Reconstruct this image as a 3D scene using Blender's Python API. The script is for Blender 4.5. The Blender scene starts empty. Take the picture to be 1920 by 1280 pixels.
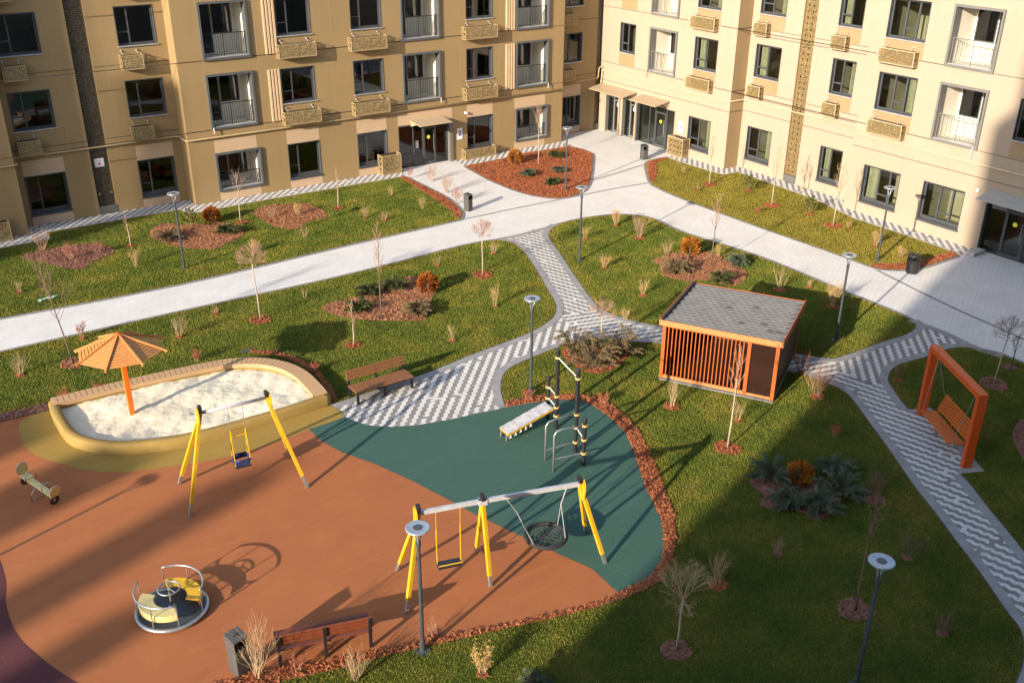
import bpy, math, random
import numpy as np
from mathutils import Vector, Matrix

# ------------------------------------------------------------------ camera, sky, sun, exposure
SC = bpy.context.scene
COL = SC.collection
cam_data = bpy.data.cameras.new('camera')
cam = bpy.data.objects.new('camera', cam_data)
COL.objects.link(cam)
cam_data.sensor_width = 36.0
cam_data.lens = 34.8729
cam_data.clip_start = 0.05
cam_data.clip_end = 1000.0
cam.matrix_world = Matrix.Translation((0.0, 0.0, 15.5)) @ Matrix([[0.822605, 0.242405, -0.514355], [-0.568574, 0.361371, -0.739009], [0.006734, 0.900361, 0.435091]]).to_4x4()
SC.camera = cam

SUN_AZ = 18.3        # heading of the light across the ground, degrees from +X
SUN_EL = 17.8
world = bpy.data.worlds.new('World')
SC.world = world
world.use_nodes = True
wn = world.node_tree
wn.nodes.clear()
w_out = wn.nodes.new('ShaderNodeOutputWorld')
w_bg = wn.nodes.new('ShaderNodeBackground')
w_sky = wn.nodes.new('ShaderNodeTexSky')
w_sky.sky_type = 'NISHITA'
w_sky.sun_disc = False
w_sky.sun_elevation = math.radians(SUN_EL)
w_sky.sun_rotation = math.radians(270 - SUN_AZ)
w_sky.air_density = 1.0
w_sky.dust_density = 1.2
w_sky.altitude = 300
w_sky.ozone_density = 0.35
w_bg.inputs['Strength'].default_value = 0.15
wn.links.new(w_sky.outputs['Color'], w_bg.inputs['Color'])
wn.links.new(w_bg.outputs['Background'], w_out.inputs['Surface'])

sun_data = bpy.data.lights.new('sun', 'SUN')
sun_data.energy = 3.5
sun_data.angle = math.radians(0.55)
sun_data.color = (1.0, 0.86, 0.68)
sun = bpy.data.objects.new('sun', sun_data)
COL.objects.link(sun)
_d = Vector((math.cos(math.radians(SUN_AZ)) * math.cos(math.radians(SUN_EL)),
             math.sin(math.radians(SUN_AZ)) * math.cos(math.radians(SUN_EL)),
             -math.sin(math.radians(SUN_EL))))
sun.rotation_euler = _d.to_track_quat('-Z', 'Y').to_euler()
sun.location = (-40, -20, 40)

SC.view_settings.view_transform = 'Standard'
SC.view_settings.look = 'None'
SC.view_settings.gamma = 1.0
SC.view_settings.exposure = 1.55
SC.view_settings.use_curve_mapping = False
SC.cycles.max_bounces = 8
SC.cycles.transparent_max_bounces = 12
SC.cycles.sample_clamp_indirect = 6.0

random.seed(7)
RNG = np.random.default_rng(11)

# ------------------------------------------------------------------ mesh helpers
class MB:
    """Collects vertices and faces, then links them as one mesh object."""
    def __init__(s):
        s.v = []; s.f = []
    def add(s, verts, faces):
        o = len(s.v)
        s.v.extend(verts)
        s.f.extend([tuple(i + o for i in f) for f in faces])
        return s
    def box(s, x0, y0, z0, x1, y1, z1):
        return s.add([(x0,y0,z0),(x1,y0,z0),(x1,y1,z0),(x0,y1,z0),(x0,y0,z1),(x1,y0,z1),(x1,y1,z1),(x0,y1,z1)],
                     [(0,3,2,1),(4,5,6,7),(0,1,5,4),(1,2,6,5),(2,3,7,6),(3,0,4,7)])
    def bevbox(s, x0, y0, z0, x1, y1, z1, b=0.006):
        def ring(i, z):
            return [(x0+i,y0,z),(x1-i,y0,z),(x1,y0+i,z),(x1,y1-i,z),(x1-i,y1,z),(x0+i,y1,z),(x0,y1-i,z),(x0,y0+i,z)]
        r0 = ring(b, z0+b); r1 = ring(b, z1-b)
        def ins(z):
            return [(x0+b,y0+b,z),(x1-b,y0+b,z),(x1-b,y0+b,z),(x1-b,y1-b,z),(x1-b,y1-b,z),(x0+b,y1-b,z),(x0+b,y1-b,z),(x0+b,y0+b,z)]
        o = [(x0+b,y0+b,z0),(x1-b,y0+b,z0),(x1-b,y1-b,z0),(x0+b,y1-b,z0)]
        t = [(x0+b,y0+b,z1),(x1-b,y0+b,z1),(x1-b,y1-b,z1),(x0+b,y1-b,z1)]
        V = o + r0 + r1 + t
        F = [(0,3,2,1),(20,21,22,23)]
        for i in range(8):
            j = (i+1) % 8
            F.append((4+i,4+j,12+j,12+i))
        m = [0,1,1,2,2,3,3,0]
        for i in range(8):
            j = (i+1) % 8
            a, b2 = m[i], m[j]
            if a == b2:
                F.append((a, 4+j, 4+i)); F.append((20+a, 12+i, 12+j))
            else:
                F.append((a, b2, 4+j, 4+i)); F.append((20+a, 12+i, 12+j, 20+b2))
        return s.add(V, F)
    def beam(s, p, q, w, h, up=(0,0,1)):
        p = Vector(p); q = Vector(q); d = (q-p).normalized(); u = Vector(up)
        r = d.cross(u)
        if r.length < 1e-4: r = d.cross(Vector((1,0,0)))
        r.normalize(); u = r.cross(d)
        r *= w/2; u *= h/2
        V = [tuple(c + a*r + b*u) for c in (p, q) for a, b in ((-1,-1),(1,-1),(1,1),(-1,1))]
        return s.add(V, [(0,1,2,3),(7,6,5,4),(0,4,5,1),(1,5,6,2),(2,6,7,3),(3,7,4,0)])
    def tube(s, pts, rad, n=8, cap=True, closed=False):
        pts = [Vector(p) for p in pts]; k = len(pts)
        if not hasattr(rad, '__len__'): rad = [rad]*k
        V = []; prev = None
        for i, p in enumerate(pts):
            if closed: t = pts[(i+1) % k] - pts[i-1]
            else: t = pts[min(i+1,k-1)] - pts[max(i-1,0)]
            t.normalize()
            if prev is None:
                a = t.cross(Vector((0,0,1)))
                if a.length < 1e-3: a = t.cross(Vector((1,0,0)))
            else:
                a = prev - t*prev.dot(t)
            a.normalize(); prev = a; b = t.cross(a)
            for j in range(n):
                an = 2*math.pi*j/n
                V.append(tuple(p + (a*math.cos(an) + b*math.sin(an))*rad[i]))
        F = []
        for i in range(k if closed else k-1):
            i2 = (i+1) % k
            for j in range(n):
                j2 = (j+1) % n
                F.append((i*n+j, i*n+j2, i2*n+j2, i2*n+j))
        if cap and not closed:
            F.append(tuple(range(n-1,-1,-1))); F.append(tuple((k-1)*n+j for j in range(n)))
        return s.add(V, F)
    def prism(s, poly, z0, z1, bottom=False):
        n = len(poly)
        if area2(poly) < 0: poly = poly[::-1]
        V = [(x,y,z0) for x,y in poly] + [(x,y,z1) for x,y in poly]
        F = [(i,(i+1)%n,n+(i+1)%n,n+i) for i in range(n)] + [tuple(range(n,2*n))]
        if bottom: F.append(tuple(range(n-1,-1,-1)))
        return s.add(V, F)
    def sheet(s, poly, z):
        if area2(poly) < 0: poly = poly[::-1]
        return s.add([(x,y,z) for x,y in poly], [tuple(range(len(poly)))])
    def lathe(s, prof, n=24, c=(0,0,0)):
        V = []
        for r, z in prof:
            for j in range(n):
                a = 2*math.pi*j/n
                V.append((c[0]+r*math.cos(a), c[1]+r*math.sin(a), c[2]+z))
        F = []
        for i in range(len(prof)-1):
            for j in range(n):
                j2 = (j+1) % n
                F.append((i*n+j, i*n+j2, (i+1)*n+j2, (i+1)*n+j))
        F.append(tuple(range(n-1,-1,-1)))
        F.append(tuple((len(prof)-1)*n+j for j in range(n)))
        return s.add(V, F)
    def mesh(s, name, mat, smooth=False):
        m = bpy.data.meshes.new(name)
        m.from_pydata(s.v, [], s.f)
        if mat: m.materials.append(mat)
        if smooth: m.polygons.foreach_set('use_smooth', [True]*len(m.polygons))
        m.update()
        return m
    def build(s, name, mat, parent=None, loc=(0,0,0), rz=0.0, smooth=False):
        return place(s.mesh(name, mat, smooth), name, parent, loc, rz)

def place(mesh, name, parent=None, loc=(0,0,0), rz=0.0, rot=None):
    o = bpy.data.objects.new(name, mesh)
    COL.objects.link(o)
    o.location = loc
    o.rotation_euler = rot if rot else (0,0,rz)
    if parent: o.parent = parent
    return o

def empty(name, loc=(0,0,0), rz=0.0):
    o = bpy.data.objects.new(name, None)
    COL.objects.link(o)
    o.empty_display_size = 0.2
    o.location = loc; o.rotation_euler = (0,0,rz)
    return o

def tag(o, label, cat, group=None):
    o['label'] = label; o['category'] = cat
    if group: o['group'] = group
    return o

def kind(o, k):
    o['kind'] = k
    return o

def raw_mesh(name, V, F3, mat, smooth=False):
    """Triangle mesh from numpy arrays."""
    m = bpy.data.meshes.new(name)
    V = np.asarray(V, dtype=np.float32); F3 = np.asarray(F3, dtype=np.int32)
    m.vertices.add(len(V)); m.vertices.foreach_set('co', V.ravel())
    m.loops.add(F3.size); m.loops.foreach_set('vertex_index', F3.ravel())
    m.polygons.add(len(F3))
    m.polygons.foreach_set('loop_start', np.arange(0, F3.size, 3, dtype=np.int32))
    if mat: m.materials.append(mat)
    if smooth: m.polygons.foreach_set('use_smooth', np.ones(len(F3), dtype=bool))
    m.update(calc_edges=True)
    return m

def area2(p):
    return sum(p[i][0]*p[(i+1)%len(p)][1] - p[(i+1)%len(p)][0]*p[i][1] for i in range(len(p)))

def smooth_line(pts, n=5, closed=False):
    out = []; k = len(pts)
    rng = range(k) if closed else range(k-1)
    for i in rng:
        if closed: a,b,c,d = (pts[(i+j) % k] for j in (-1,0,1,2))
        else: a,b,c,d = pts[max(i-1,0)], pts[i], pts[i+1], pts[min(i+2,k-1)]
        for j in range(n):
            t = j/n
            q = []
            for m in (0,1):
                q.append(0.5*((2*b[m]) + (-a[m]+c[m])*t + (2*a[m]-5*b[m]+4*c[m]-d[m])*t*t + (-a[m]+3*b[m]-3*c[m]+d[m])*t**3))
            out.append(tuple(q))
    if not closed: out.append(tuple(pts[-1]))
    return out

def inside(poly, xy):
    p = np.asarray(poly); x = xy[:,0]; y = xy[:,1]
    r = np.zeros(len(xy), dtype=bool); n = len(p)
    for i in range(n):
        x0,y0 = p[i]; x1,y1 = p[(i+1) % n]
        if y0 == y1: continue
        c = ((y0 > y) != (y1 > y)) & (x < (x1-x0)*(y-y0)/(y1-y0) + x0)
        r ^= c
    return r

def offset_line(pts, d):
    """Points moved by d to the right of the walking direction."""
    P_ = [Vector((p[0],p[1])) for p in pts]; out = []
    for i in range(len(P_)):
        t = P_[min(i+1,len(P_)-1)] - P_[max(i-1,0)]
        if t.length < 1e-9: t = Vector((1,0))
        t.normalize()
        out.append((P_[i].x + t.y*d, P_[i].y - t.x*d))
    return out

def ribbon(mb, pts, d0, d1, z0, z1):
    a = offset_line(pts, d0); b = offset_line(pts, d1); n = len(pts)
    V = [(x,y,z1) for x,y in a] + [(x,y,z1) for x,y in b] + [(x,y,z0) for x,y in a] + [(x,y,z0) for x,y in b]
    F = []
    for i in range(n-1):
        F.append((n+i, n+i+1, i+1, i))
        F.append((i, i+1, 2*n+i+1, 2*n+i))
        F.append((n+i+1, n+i, 3*n+i, 3*n+i+1))
    mb.add(V, F)

# ------------------------------------------------------------------ materials
def new_mat(name):
    m = bpy.data.materials.new(name); m.use_nodes = True
    nt = m.node_tree; b = nt.nodes.get('Principled BSDF')
    return m, nt, b

def N(nt, t, **kw):
    n = nt.nodes.new(t)
    for k, v in kw.items():
        if k.startswith('i_'): n.inputs[k[2:].replace('_',' ')].default_value = v
        else: setattr(n, k, v)
    return n

def mixc(nt, fac, a, b, blend='MIX'):
    n = nt.nodes.new('ShaderNodeMix'); n.data_type = 'RGBA'; n.blend_type = blend
    for s, v in ((0, fac), (6, a), (7, b)):
        if hasattr(v, 'type') and hasattr(v, 'links'): nt.links.new(v, n.inputs[s])
        elif s == 0: n.inputs[0].default_value = v
        else: n.inputs[s].default_value = (*v, 1) if len(v) == 3 else v
    return n.outputs[2]

def noise(nt, vec, scale, detail=4, rough=0.55, dist=0.0):
    n = N(nt, 'ShaderNodeTexNoise'); n.inputs['Scale'].default_value = scale
    n.inputs['Detail'].default_value = detail; n.inputs['Roughness'].default_value = rough
    n.inputs['Distortion'].default_value = dist
    if vec is not None: nt.links.new(vec, n.inputs['Vector'])
    return n.outputs['Fac']

def ramp(nt, fac, stops):
    r = N(nt, 'ShaderNodeValToRGB'); e = r.color_ramp.elements
    while len(e) < len(stops): e.new(0.5)
    for el, (p, c) in zip(e, stops):
        el.position = p; el.color = (*c, 1) if len(c) == 3 else c
    nt.links.new(fac, r.inputs['Fac'])
    return r.outputs['Color']

def bump(nt, b, h, strength=0.3, dist=0.01):
    n = N(nt, 'ShaderNodeBump'); n.inputs['Strength'].default_value = strength
    n.inputs['Distance'].default_value = dist
    nt.links.new(h, n.inputs['Height']); nt.links.new(n.outputs['Normal'], b.inputs['Normal'])

def simple(name, c1, c2=None, rough=0.6, scale=3.0, bscale=60, bstr=0.15, metal=0.0, lo=0.35, hi=0.65, stretch=None, spec=0.5):
    m, nt, b = new_mat(name)
    if c2 is None: c2 = tuple(x*0.8 for x in c1)
    g = N(nt, 'ShaderNodeNewGeometry').outputs['Position']
    if stretch:
        tc = N(nt, 'ShaderNodeTexCoord').outputs['Object']
        mp = N(nt, 'ShaderNodeMapping'); mp.inputs['Scale'].default_value = stretch
        nt.links.new(tc, mp.inputs['Vector']); g = mp.outputs['Vector']
    f = noise(nt, g, scale, 5)
    nt.links.new(ramp(nt, f, [(lo, c2), (hi, c1)]), b.inputs['Base Color'])
    b.inputs['Roughness'].default_value = rough; b.inputs['Metallic'].default_value = metal
    b.inputs['Specular IOR Level'].default_value = spec
    if bstr: bump(nt, b, noise(nt, g, bscale, 3), bstr, 0.005)
    return m

def leafy(name, c1, c2, scale=6, rough=0.7, trans=0.0):
    m, nt, b = new_mat(name)
    g = N(nt, 'ShaderNodeNewGeometry').outputs['Position']
    f = noise(nt, g, scale, 4, 0.7)
    nt.links.new(ramp(nt, f, [(0.3, c2), (0.7, c1)]), b.inputs['Base Color'])
    b.inputs['Roughness'].default_value = rough
    b.inputs['Specular IOR Level'].default_value = 0.2
    return m

MT = {}
def facade(name, c1, c2):
    m, nt, b = new_mat(name); g = N(nt, 'ShaderNodeNewGeometry').outputs['Position']
    mp = N(nt, 'ShaderNodeMapping'); mp.inputs['Scale'].default_value = (2.2,2.2,0.22); nt.links.new(g, mp.inputs['Vector'])
    c = ramp(nt, noise(nt, g, 0.45, 6, 0.6), [(0.3,c2),(0.7,c1)])
    c = mixc(nt, ramp(nt, noise(nt, mp.outputs['Vector'], 1.6, 5, 0.7), [(0.50,(0,0,0)),(0.80,(0.30,0.30,0.30))]), c, tuple(x*0.72 for x in c2))
    c = mixc(nt, ramp(nt, noise(nt, g, 60, 2, 0.6), [(0.4,(0,0,0)),(0.8,(0.18,0.18,0.18))]), c, tuple(min(1,x*1.2) for x in c1))
    nt.links.new(c, b.inputs['Base Color']); b.inputs['Roughness'].default_value = 0.6
    b.inputs['Specular IOR Level'].default_value = 0.35
    bump(nt, b, noise(nt, g, 3.0, 3, 0.5), 0.10, 0.01)
    return m
MT['ochre'] = facade('ochre_facade', (0.285,0.198,0.095), (0.260,0.180,0.085))
MT['peach'] = simple('peach_panel', (0.48,0.345,0.225), (0.455,0.325,0.21), 0.6, 0.6, 250, 0.05)
MT['cream'] = facade('cream_facade', (0.345,0.274,0.206), (0.326,0.258,0.192))
MT['buff'] = simple('buff_panel', (0.285,0.200,0.105), (0.265,0.185,0.096), 0.6, 0.6, 250, 0.05)
MT['groove'] = simple('facade_joint', (0.07,0.055,0.04), None, 0.8)
MT['frame'] = simple('window_frame_grey', (0.060,0.064,0.070), (0.050,0.054,0.060), 0.45, 2, 200, 0.02)
MT['balcA'] = simple('balcony_frame_blue_grey', (0.088,0.095,0.100), (0.075,0.082,0.088), 0.45, 2, 200, 0.02)
MT['balc'] = simple('balcony_frame_grey', (0.155,0.150,0.140), (0.135,0.132,0.128), 0.45, 2, 200, 0.02)
MT['sill'] = simple('pale_metal_sill', (0.50,0.50,0.50), None, 0.35, 3, 200, 0.02, 0.3)
MT['plasterw'] = simple('white_plaster', (0.72,0.68,0.58), (0.66,0.62,0.52), 0.8, 1, 120, 0.08)
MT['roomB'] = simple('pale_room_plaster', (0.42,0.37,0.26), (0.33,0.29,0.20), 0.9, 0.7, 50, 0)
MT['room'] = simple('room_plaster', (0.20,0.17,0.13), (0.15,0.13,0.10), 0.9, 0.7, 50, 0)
MT['curtain'] = simple('curtain_cloth', (0.42,0.40,0.27), (0.32,0.30,0.20), 0.9, 3, 50, 0)
MT['plinth'] = simple('grey_plinth', (0.12,0.115,0.105), (0.09,0.088,0.082), 0.7, 2)
MT['pipe'] = simple('ochre_pipe', (0.42,0.32,0.17), (0.36,0.27,0.14), 0.45, 4, 100, 0.03)
MT['pipeB'] = simple('cream_pipe', (0.60,0.48,0.30), None, 0.5, 4, 100, 0.03)
MT['slatw'] = simple('pale_slat', (0.56,0.40,0.25), (0.50,0.36,0.22), 0.6, 2)
MT['sand'] = None
MT['black'] = simple('black_metal', (0.018,0.018,0.02), (0.012,0.012,0.013), 0.45, 5, 120, 0.05)
MT['dgrey'] = simple('dark_grey_metal', (0.055,0.06,0.065), (0.045,0.048,0.052), 0.45, 5, 120, 0.05)
MT['lamp'] = simple('lamp_post_grey', (0.060,0.072,0.082), (0.048,0.058,0.068), 0.4, 6, 120, 0.04, 0.2)
MT['lamphead'] = simple('lamp_head_grey', (0.36,0.40,0.44), (0.30,0.33,0.37), 0.35, 6, 120, 0.03, 0.4)
MT['steel'] = simple('galvanised_steel', (0.42,0.42,0.43), (0.30,0.31,0.32), 0.4, 12, 150, 0.08, 0.7)
MT['steelp'] = simple('pale_painted_steel', (0.52,0.52,0.54), (0.42,0.42,0.44), 0.45, 6, 100, 0.04, 0.2)
MT['yellow'] = simple('yellow_paint', (0.62,0.36,0.015), (0.56,0.31,0.012), 0.45, 5, 90, 0.06)
MT['paleyel'] = simple('pale_yellow_board', (0.62,0.51,0.22), (0.55,0.44,0.18), 0.5, 5, 90, 0.04)
MT['blue'] = simple('blue_plastic', (0.03,0.045,0.13), (0.02,0.03,0.09), 0.5, 9)
MT['orange_wood'] = simple('orange_stained_wood', (0.54,0.128,0.013), (0.38,0.075,0.009), 0.5, 3, 30, 0.25, stretch=(2,14,14))
MT['canopy_wood'] = simple('golden_stained_wood', (0.52,0.235,0.070), (0.40,0.160,0.045), 0.5, 3, 30, 0.25, stretch=(2,14,14))
MT['umb_post'] = simple('orange_post', (0.66,0.145,0.008), (0.60,0.12,0.006), 0.4, 3, 30, 0.1)
MT['redorange'] = simple('red_orange_stain', (0.58,0.092,0.008), (0.46,0.062,0.006), 0.42, 3, 30, 0.2, stretch=(14,14,2))
MT['gaz'] = simple('gazebo_stained_wood', (0.42,0.098,0.014), (0.28,0.058,0.009), 0.5, 3, 30, 0.25, stretch=(12,12,2))
MT['gazpale'] = simple('gazebo_pale_trim', (0.46,0.20,0.065), (0.37,0.15,0.048), 0.55, 3, 30, 0.2, stretch=(2,10,10))
MT['gazdark'] = simple('gazebo_dark_board', (0.055,0.018,0.010), (0.035,0.012,0.008), 0.5, 3, 30, 0.25, stretch=(12,12,2))
MT['shingle'] = simple('grey_shingle', (0.245,0.232,0.215), (0.195,0.186,0.175), 0.9, 2.0, 140, 0.5)
MT['shingle2'] = simple('dark_shingle', (0.135,0.13,0.125), (0.10,0.098,0.095), 0.9, 2.0, 140, 0.5)
MT['gazpanel'] = simple('dark_glossy_panel', (0.030,0.014,0.010), (0.020,0.010,0.008), 0.15, 1.5, 20, 0.05)
MT['gazshadow'] = simple('dark_shingle_shade', (0.125,0.118,0.11), (0.10,0.095,0.09), 0.95, 2.0, 140, 0.3)
MT['benchwood'] = simple('brown_bench_wood', (0.24,0.105,0.042), (0.15,0.062,0.026), 0.55, 3, 30, 0.3, stretch=(2,16,16))
MT['benchred'] = simple('red_brown_bench_wood', (0.19,0.046,0.016), (0.12,0.028,0.011), 0.5, 3, 30, 0.3, stretch=(2,16,16))
MT['deck'] = simple('sandbox_deck_plank', (0.47,0.305,0.165), (0.38,0.235,0.12), 0.6, 3, 30, 0.25, stretch=(14,2,14))
MT['sbwall'] = simple('ochre_rubber_kerb', (0.285,0.190,0.048), (0.24,0.155,0.038), 0.8, 2.5, 200, 0.3)
MT['barkpale'] = simple('pale_bark', (0.44,0.36,0.28), (0.34,0.27,0.20), 0.8, 20, 60, 0.3)
MT['barkbrown'] = simple('brown_bark', (0.16,0.105,0.07), (0.11,0.072,0.048), 0.85, 20, 60, 0.4)
MT['twigpale'] = simple('pale_twig', (0.42,0.30,0.17), (0.34,0.23,0.13), 0.8, 10, 60, 0)
MT['twigpink'] = simple('pinkish_twig', (0.40,0.24,0.17), (0.31,0.18,0.12), 0.8, 10, 60, 0)
MT['twigbrown'] = simple('brown_twig', (0.20,0.125,0.08), (0.14,0.085,0.055), 0.8, 10, 60, 0)
MT['strawleaf'] = leafy('straw_leaf', (0.46,0.30,0.09), (0.32,0.19,0.05))
MT['redleaf'] = leafy('red_dry_leaf', (0.32,0.07,0.03), (0.22,0.045,0.02))
MT['orangethuja'] = leafy('orange_thuja', (0.36,0.105,0.012), (0.19,0.045,0.008), 9)
MT['goldthuja'] = leafy('golden_thuja', (0.40,0.155,0.018), (0.24,0.075,0.010), 9)
MT['junipergreen'] = leafy('green_juniper', (0.085,0.105,0.028), (0.042,0.056,0.018), 5)
MT['juniperblue'] = leafy('blue_green_juniper', (0.115,0.145,0.088), (0.055,0.074,0.046), 5)
MT['junipergrey'] = leafy('grey_brown_juniper', (0.22,0.165,0.080), (0.12,0.092,0.045), 5)
MT['pine'] = leafy('young_pine', (0.13,0.150,0.03), (0.065,0.085,0.02), 5)
MT['pineyel'] = leafy('yellowish_pine', (0.24,0.20,0.045), (0.14,0.12,0.028), 5)
MT['ironw'] = simple('white_plastic', (0.72,0.72,0.70), None, 0.5, 4, 80, 0.02)
MT['signw'] = simple('white_sign', (0.75,0.78,0.82), None, 0.5, 2, 80, 0)
MT['signblue'] = simple('blue_print', (0.03,0.09,0.36), None, 0.5, 2, 80, 0)
MT['signred'] = simple('red_print', (0.55,0.03,0.03), None, 0.5, 2, 80, 0)
MT['stick'] = simple('yellow_sticker', (0.68,0.66,0.04), None, 0.5, 2, 80, 0)
MT['canopyB'] = simple('beige_canopy_metal', (0.40,0.31,0.20), (0.36,0.28,0.18), 0.5, 3, 80, 0.02)
MT['canopyG'] = simple('grey_canopy_metal', (0.40,0.385,0.36), (0.35,0.34,0.32), 0.5, 3, 80, 0.02)
MT['concrete'] = simple('pale_concrete', (0.44,0.42,0.39), (0.37,0.355,0.33), 0.85, 3, 90, 0.25)
MT['kerb'] = simple('grey_kerb', (0.215,0.212,0.215), (0.165,0.163,0.168), 0.85, 5, 90, 0.3)
MT['border'] = simple('grey_border_paving', (0.27,0.265,0.265), (0.205,0.202,0.207), 0.85, 3.0, 90, 0.3)
MT['edging'] = simple('dark_edging', (0.07,0.06,0.05), None, 0.9, 6)
MT['pav_w'] = simple('white_paver', (0.58,0.57,0.55), (0.50,0.495,0.48), 0.8, 2.5, 120, 0.2)
MT['pav_g'] = simple('mid_grey_paver', (0.235,0.225,0.215), (0.165,0.160,0.155), 0.82, 1.8, 120, 0.25)
MT['teal_litter'] = simple('pale_green_plastic', (0.30,0.50,0.36), None, 0.4, 6, 60, 0.1)
MT['bin'] = simple('bin_grey', (0.085,0.082,0.078), (0.06,0.058,0.056), 0.5, 5, 100, 0.06)
MT['plastic_wrap'] = simple('plastic_wrap', (0.42,0.41,0.42), (0.30,0.29,0.31), 0.25, 9, 25, 0.9)
MT['yellowpole'] = simple('tan_collar', (0.56,0.39,0.15), (0.48,0.33,0.12), 0.45, 6, 90, 0.05)
MT['darkblock'] = simple('far_block_render', (0.30,0.25,0.19), (0.26,0.21,0.16), 0.8, 0.6, 40, 0.1)
MT['rope'] = simple('dark_rope', (0.02,0.02,0.022), None, 0.8, 10, 80, 0.2)

def glass_mat(name, tint, ior=1.75):
    m, nt, b = new_mat(name)
    nt.nodes.remove(b)
    out = nt.nodes['Material Output']
    tr = N(nt, 'ShaderNodeBsdfTransparent'); tr.inputs['Color'].default_value = (*tint, 1)
    gl = N(nt, 'ShaderNodeBsdfGlossy'); gl.inputs['Roughness'].default_value = 0.012
    gl.inputs['Color'].default_value = (0.92,0.95,1.0,1)
    fr = N(nt, 'ShaderNodeFresnel'); fr.inputs['IOR'].default_value = ior
    g = N(nt, 'ShaderNodeNewGeometry').outputs['Position']
    bp = N(nt, 'ShaderNodeBump'); bp.inputs['Strength'].default_value = 0.08; bp.inputs['Distance'].default_value = 0.02
    nt.links.new(noise(nt, g, 0.9, 1), bp.inputs['Height'])
    nt.links.new(bp.outputs['Normal'], gl.inputs['Normal'])
    mx = N(nt, 'ShaderNodeMixShader')
    nt.links.new(fr.outputs['Fac'], mx.inputs['Fac'])
    nt.links.new(tr.outputs['BSDF'], mx.inputs[1]); nt.links.new(gl.outputs['BSDF'], mx.inputs[2])
    nt.links.new(mx.outputs['Shader'], out.inputs['Surface'])
    return m
MT['glass'] = glass_mat('window_glass', (0.40,0.46,0.46))
MT['glassB'] = glass_mat('clear_window_glass', (0.66,0.72,0.68), 1.6)
MT['glassdark'] = glass_mat('tinted_glass', (0.16,0.17,0.18))

def lattice_mat(name, c1, c2, scale=7.0):
    """Metal sheet pierced by rings of small holes round larger ones."""
    m, nt, b = new_mat(name)
    out = nt.nodes['Material Output']
    tc = N(nt, 'ShaderNodeTexCoord').outputs['Object']
    v1 = N(nt, 'ShaderNodeTexVoronoi'); v1.feature = 'DISTANCE_TO_EDGE'; v1.inputs['Scale'].default_value = scale*1.45
    v1.inputs['Randomness'].default_value = 0.75
    v2 = N(nt, 'ShaderNodeTexVoronoi'); v2.feature = 'F1'; v2.inputs['Scale'].default_value = 3.4
    v2.inputs['Randomness'].default_value = 0.0
    for v in (v1, v2): nt.links.new(tc, v.inputs['Vector'])
    a = N(nt, 'ShaderNodeMath'); a.operation = 'GREATER_THAN'; a.inputs[1].default_value = 0.16
    nt.links.new(v1.outputs['Distance'], a.inputs[0])
    c = N(nt, 'ShaderNodeMath'); c.operation = 'LESS_THAN'; c.inputs[1].default_value = 0.21
    nt.links.new(v2.outputs['Distance'], c.inputs[0])
    d = N(nt, 'ShaderNodeMath'); d.operation = 'MAXIMUM'
    nt.links.new(a.outputs[0], d.inputs[0]); nt.links.new(c.outputs[0], d.inputs[1])
    nt.links.new(ramp(nt, noise(nt, tc, 2), [(0.3, c2), (0.7, c1)]), b.inputs['Base Color'])
    b.inputs['Roughness'].default_value = 0.45; b.inputs['Metallic'].default_value = 0.25
    tr = N(nt, 'ShaderNodeBsdfTransparent')
    mx = N(nt, 'ShaderNodeMixShader')
    nt.links.new(d.outputs[0], mx.inputs['Fac'])
    nt.links.new(b.outputs['BSDF'], mx.inputs[1]); nt.links.new(tr.outputs['BSDF'], mx.inputs[2])
    nt.links.new(mx.outputs['Shader'], out.inputs['Surface'])
    return m
MT['latA'] = lattice_mat('bronze_lattice', (0.34,0.25,0.125), (0.30,0.215,0.105), 10.0)
MT['latstrip'] = lattice_mat('bronze_screen', (0.135,0.11,0.075), (0.10,0.085,0.06), 8.5)
MT['latB'] = lattice_mat('gold_lattice', (0.315,0.228,0.105), (0.28,0.20,0.09), 11.0)
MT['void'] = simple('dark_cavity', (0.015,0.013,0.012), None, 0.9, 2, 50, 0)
MT['voidB'] = simple('brown_cavity', (0.045,0.030,0.014), None, 0.9, 2, 50, 0)

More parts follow.
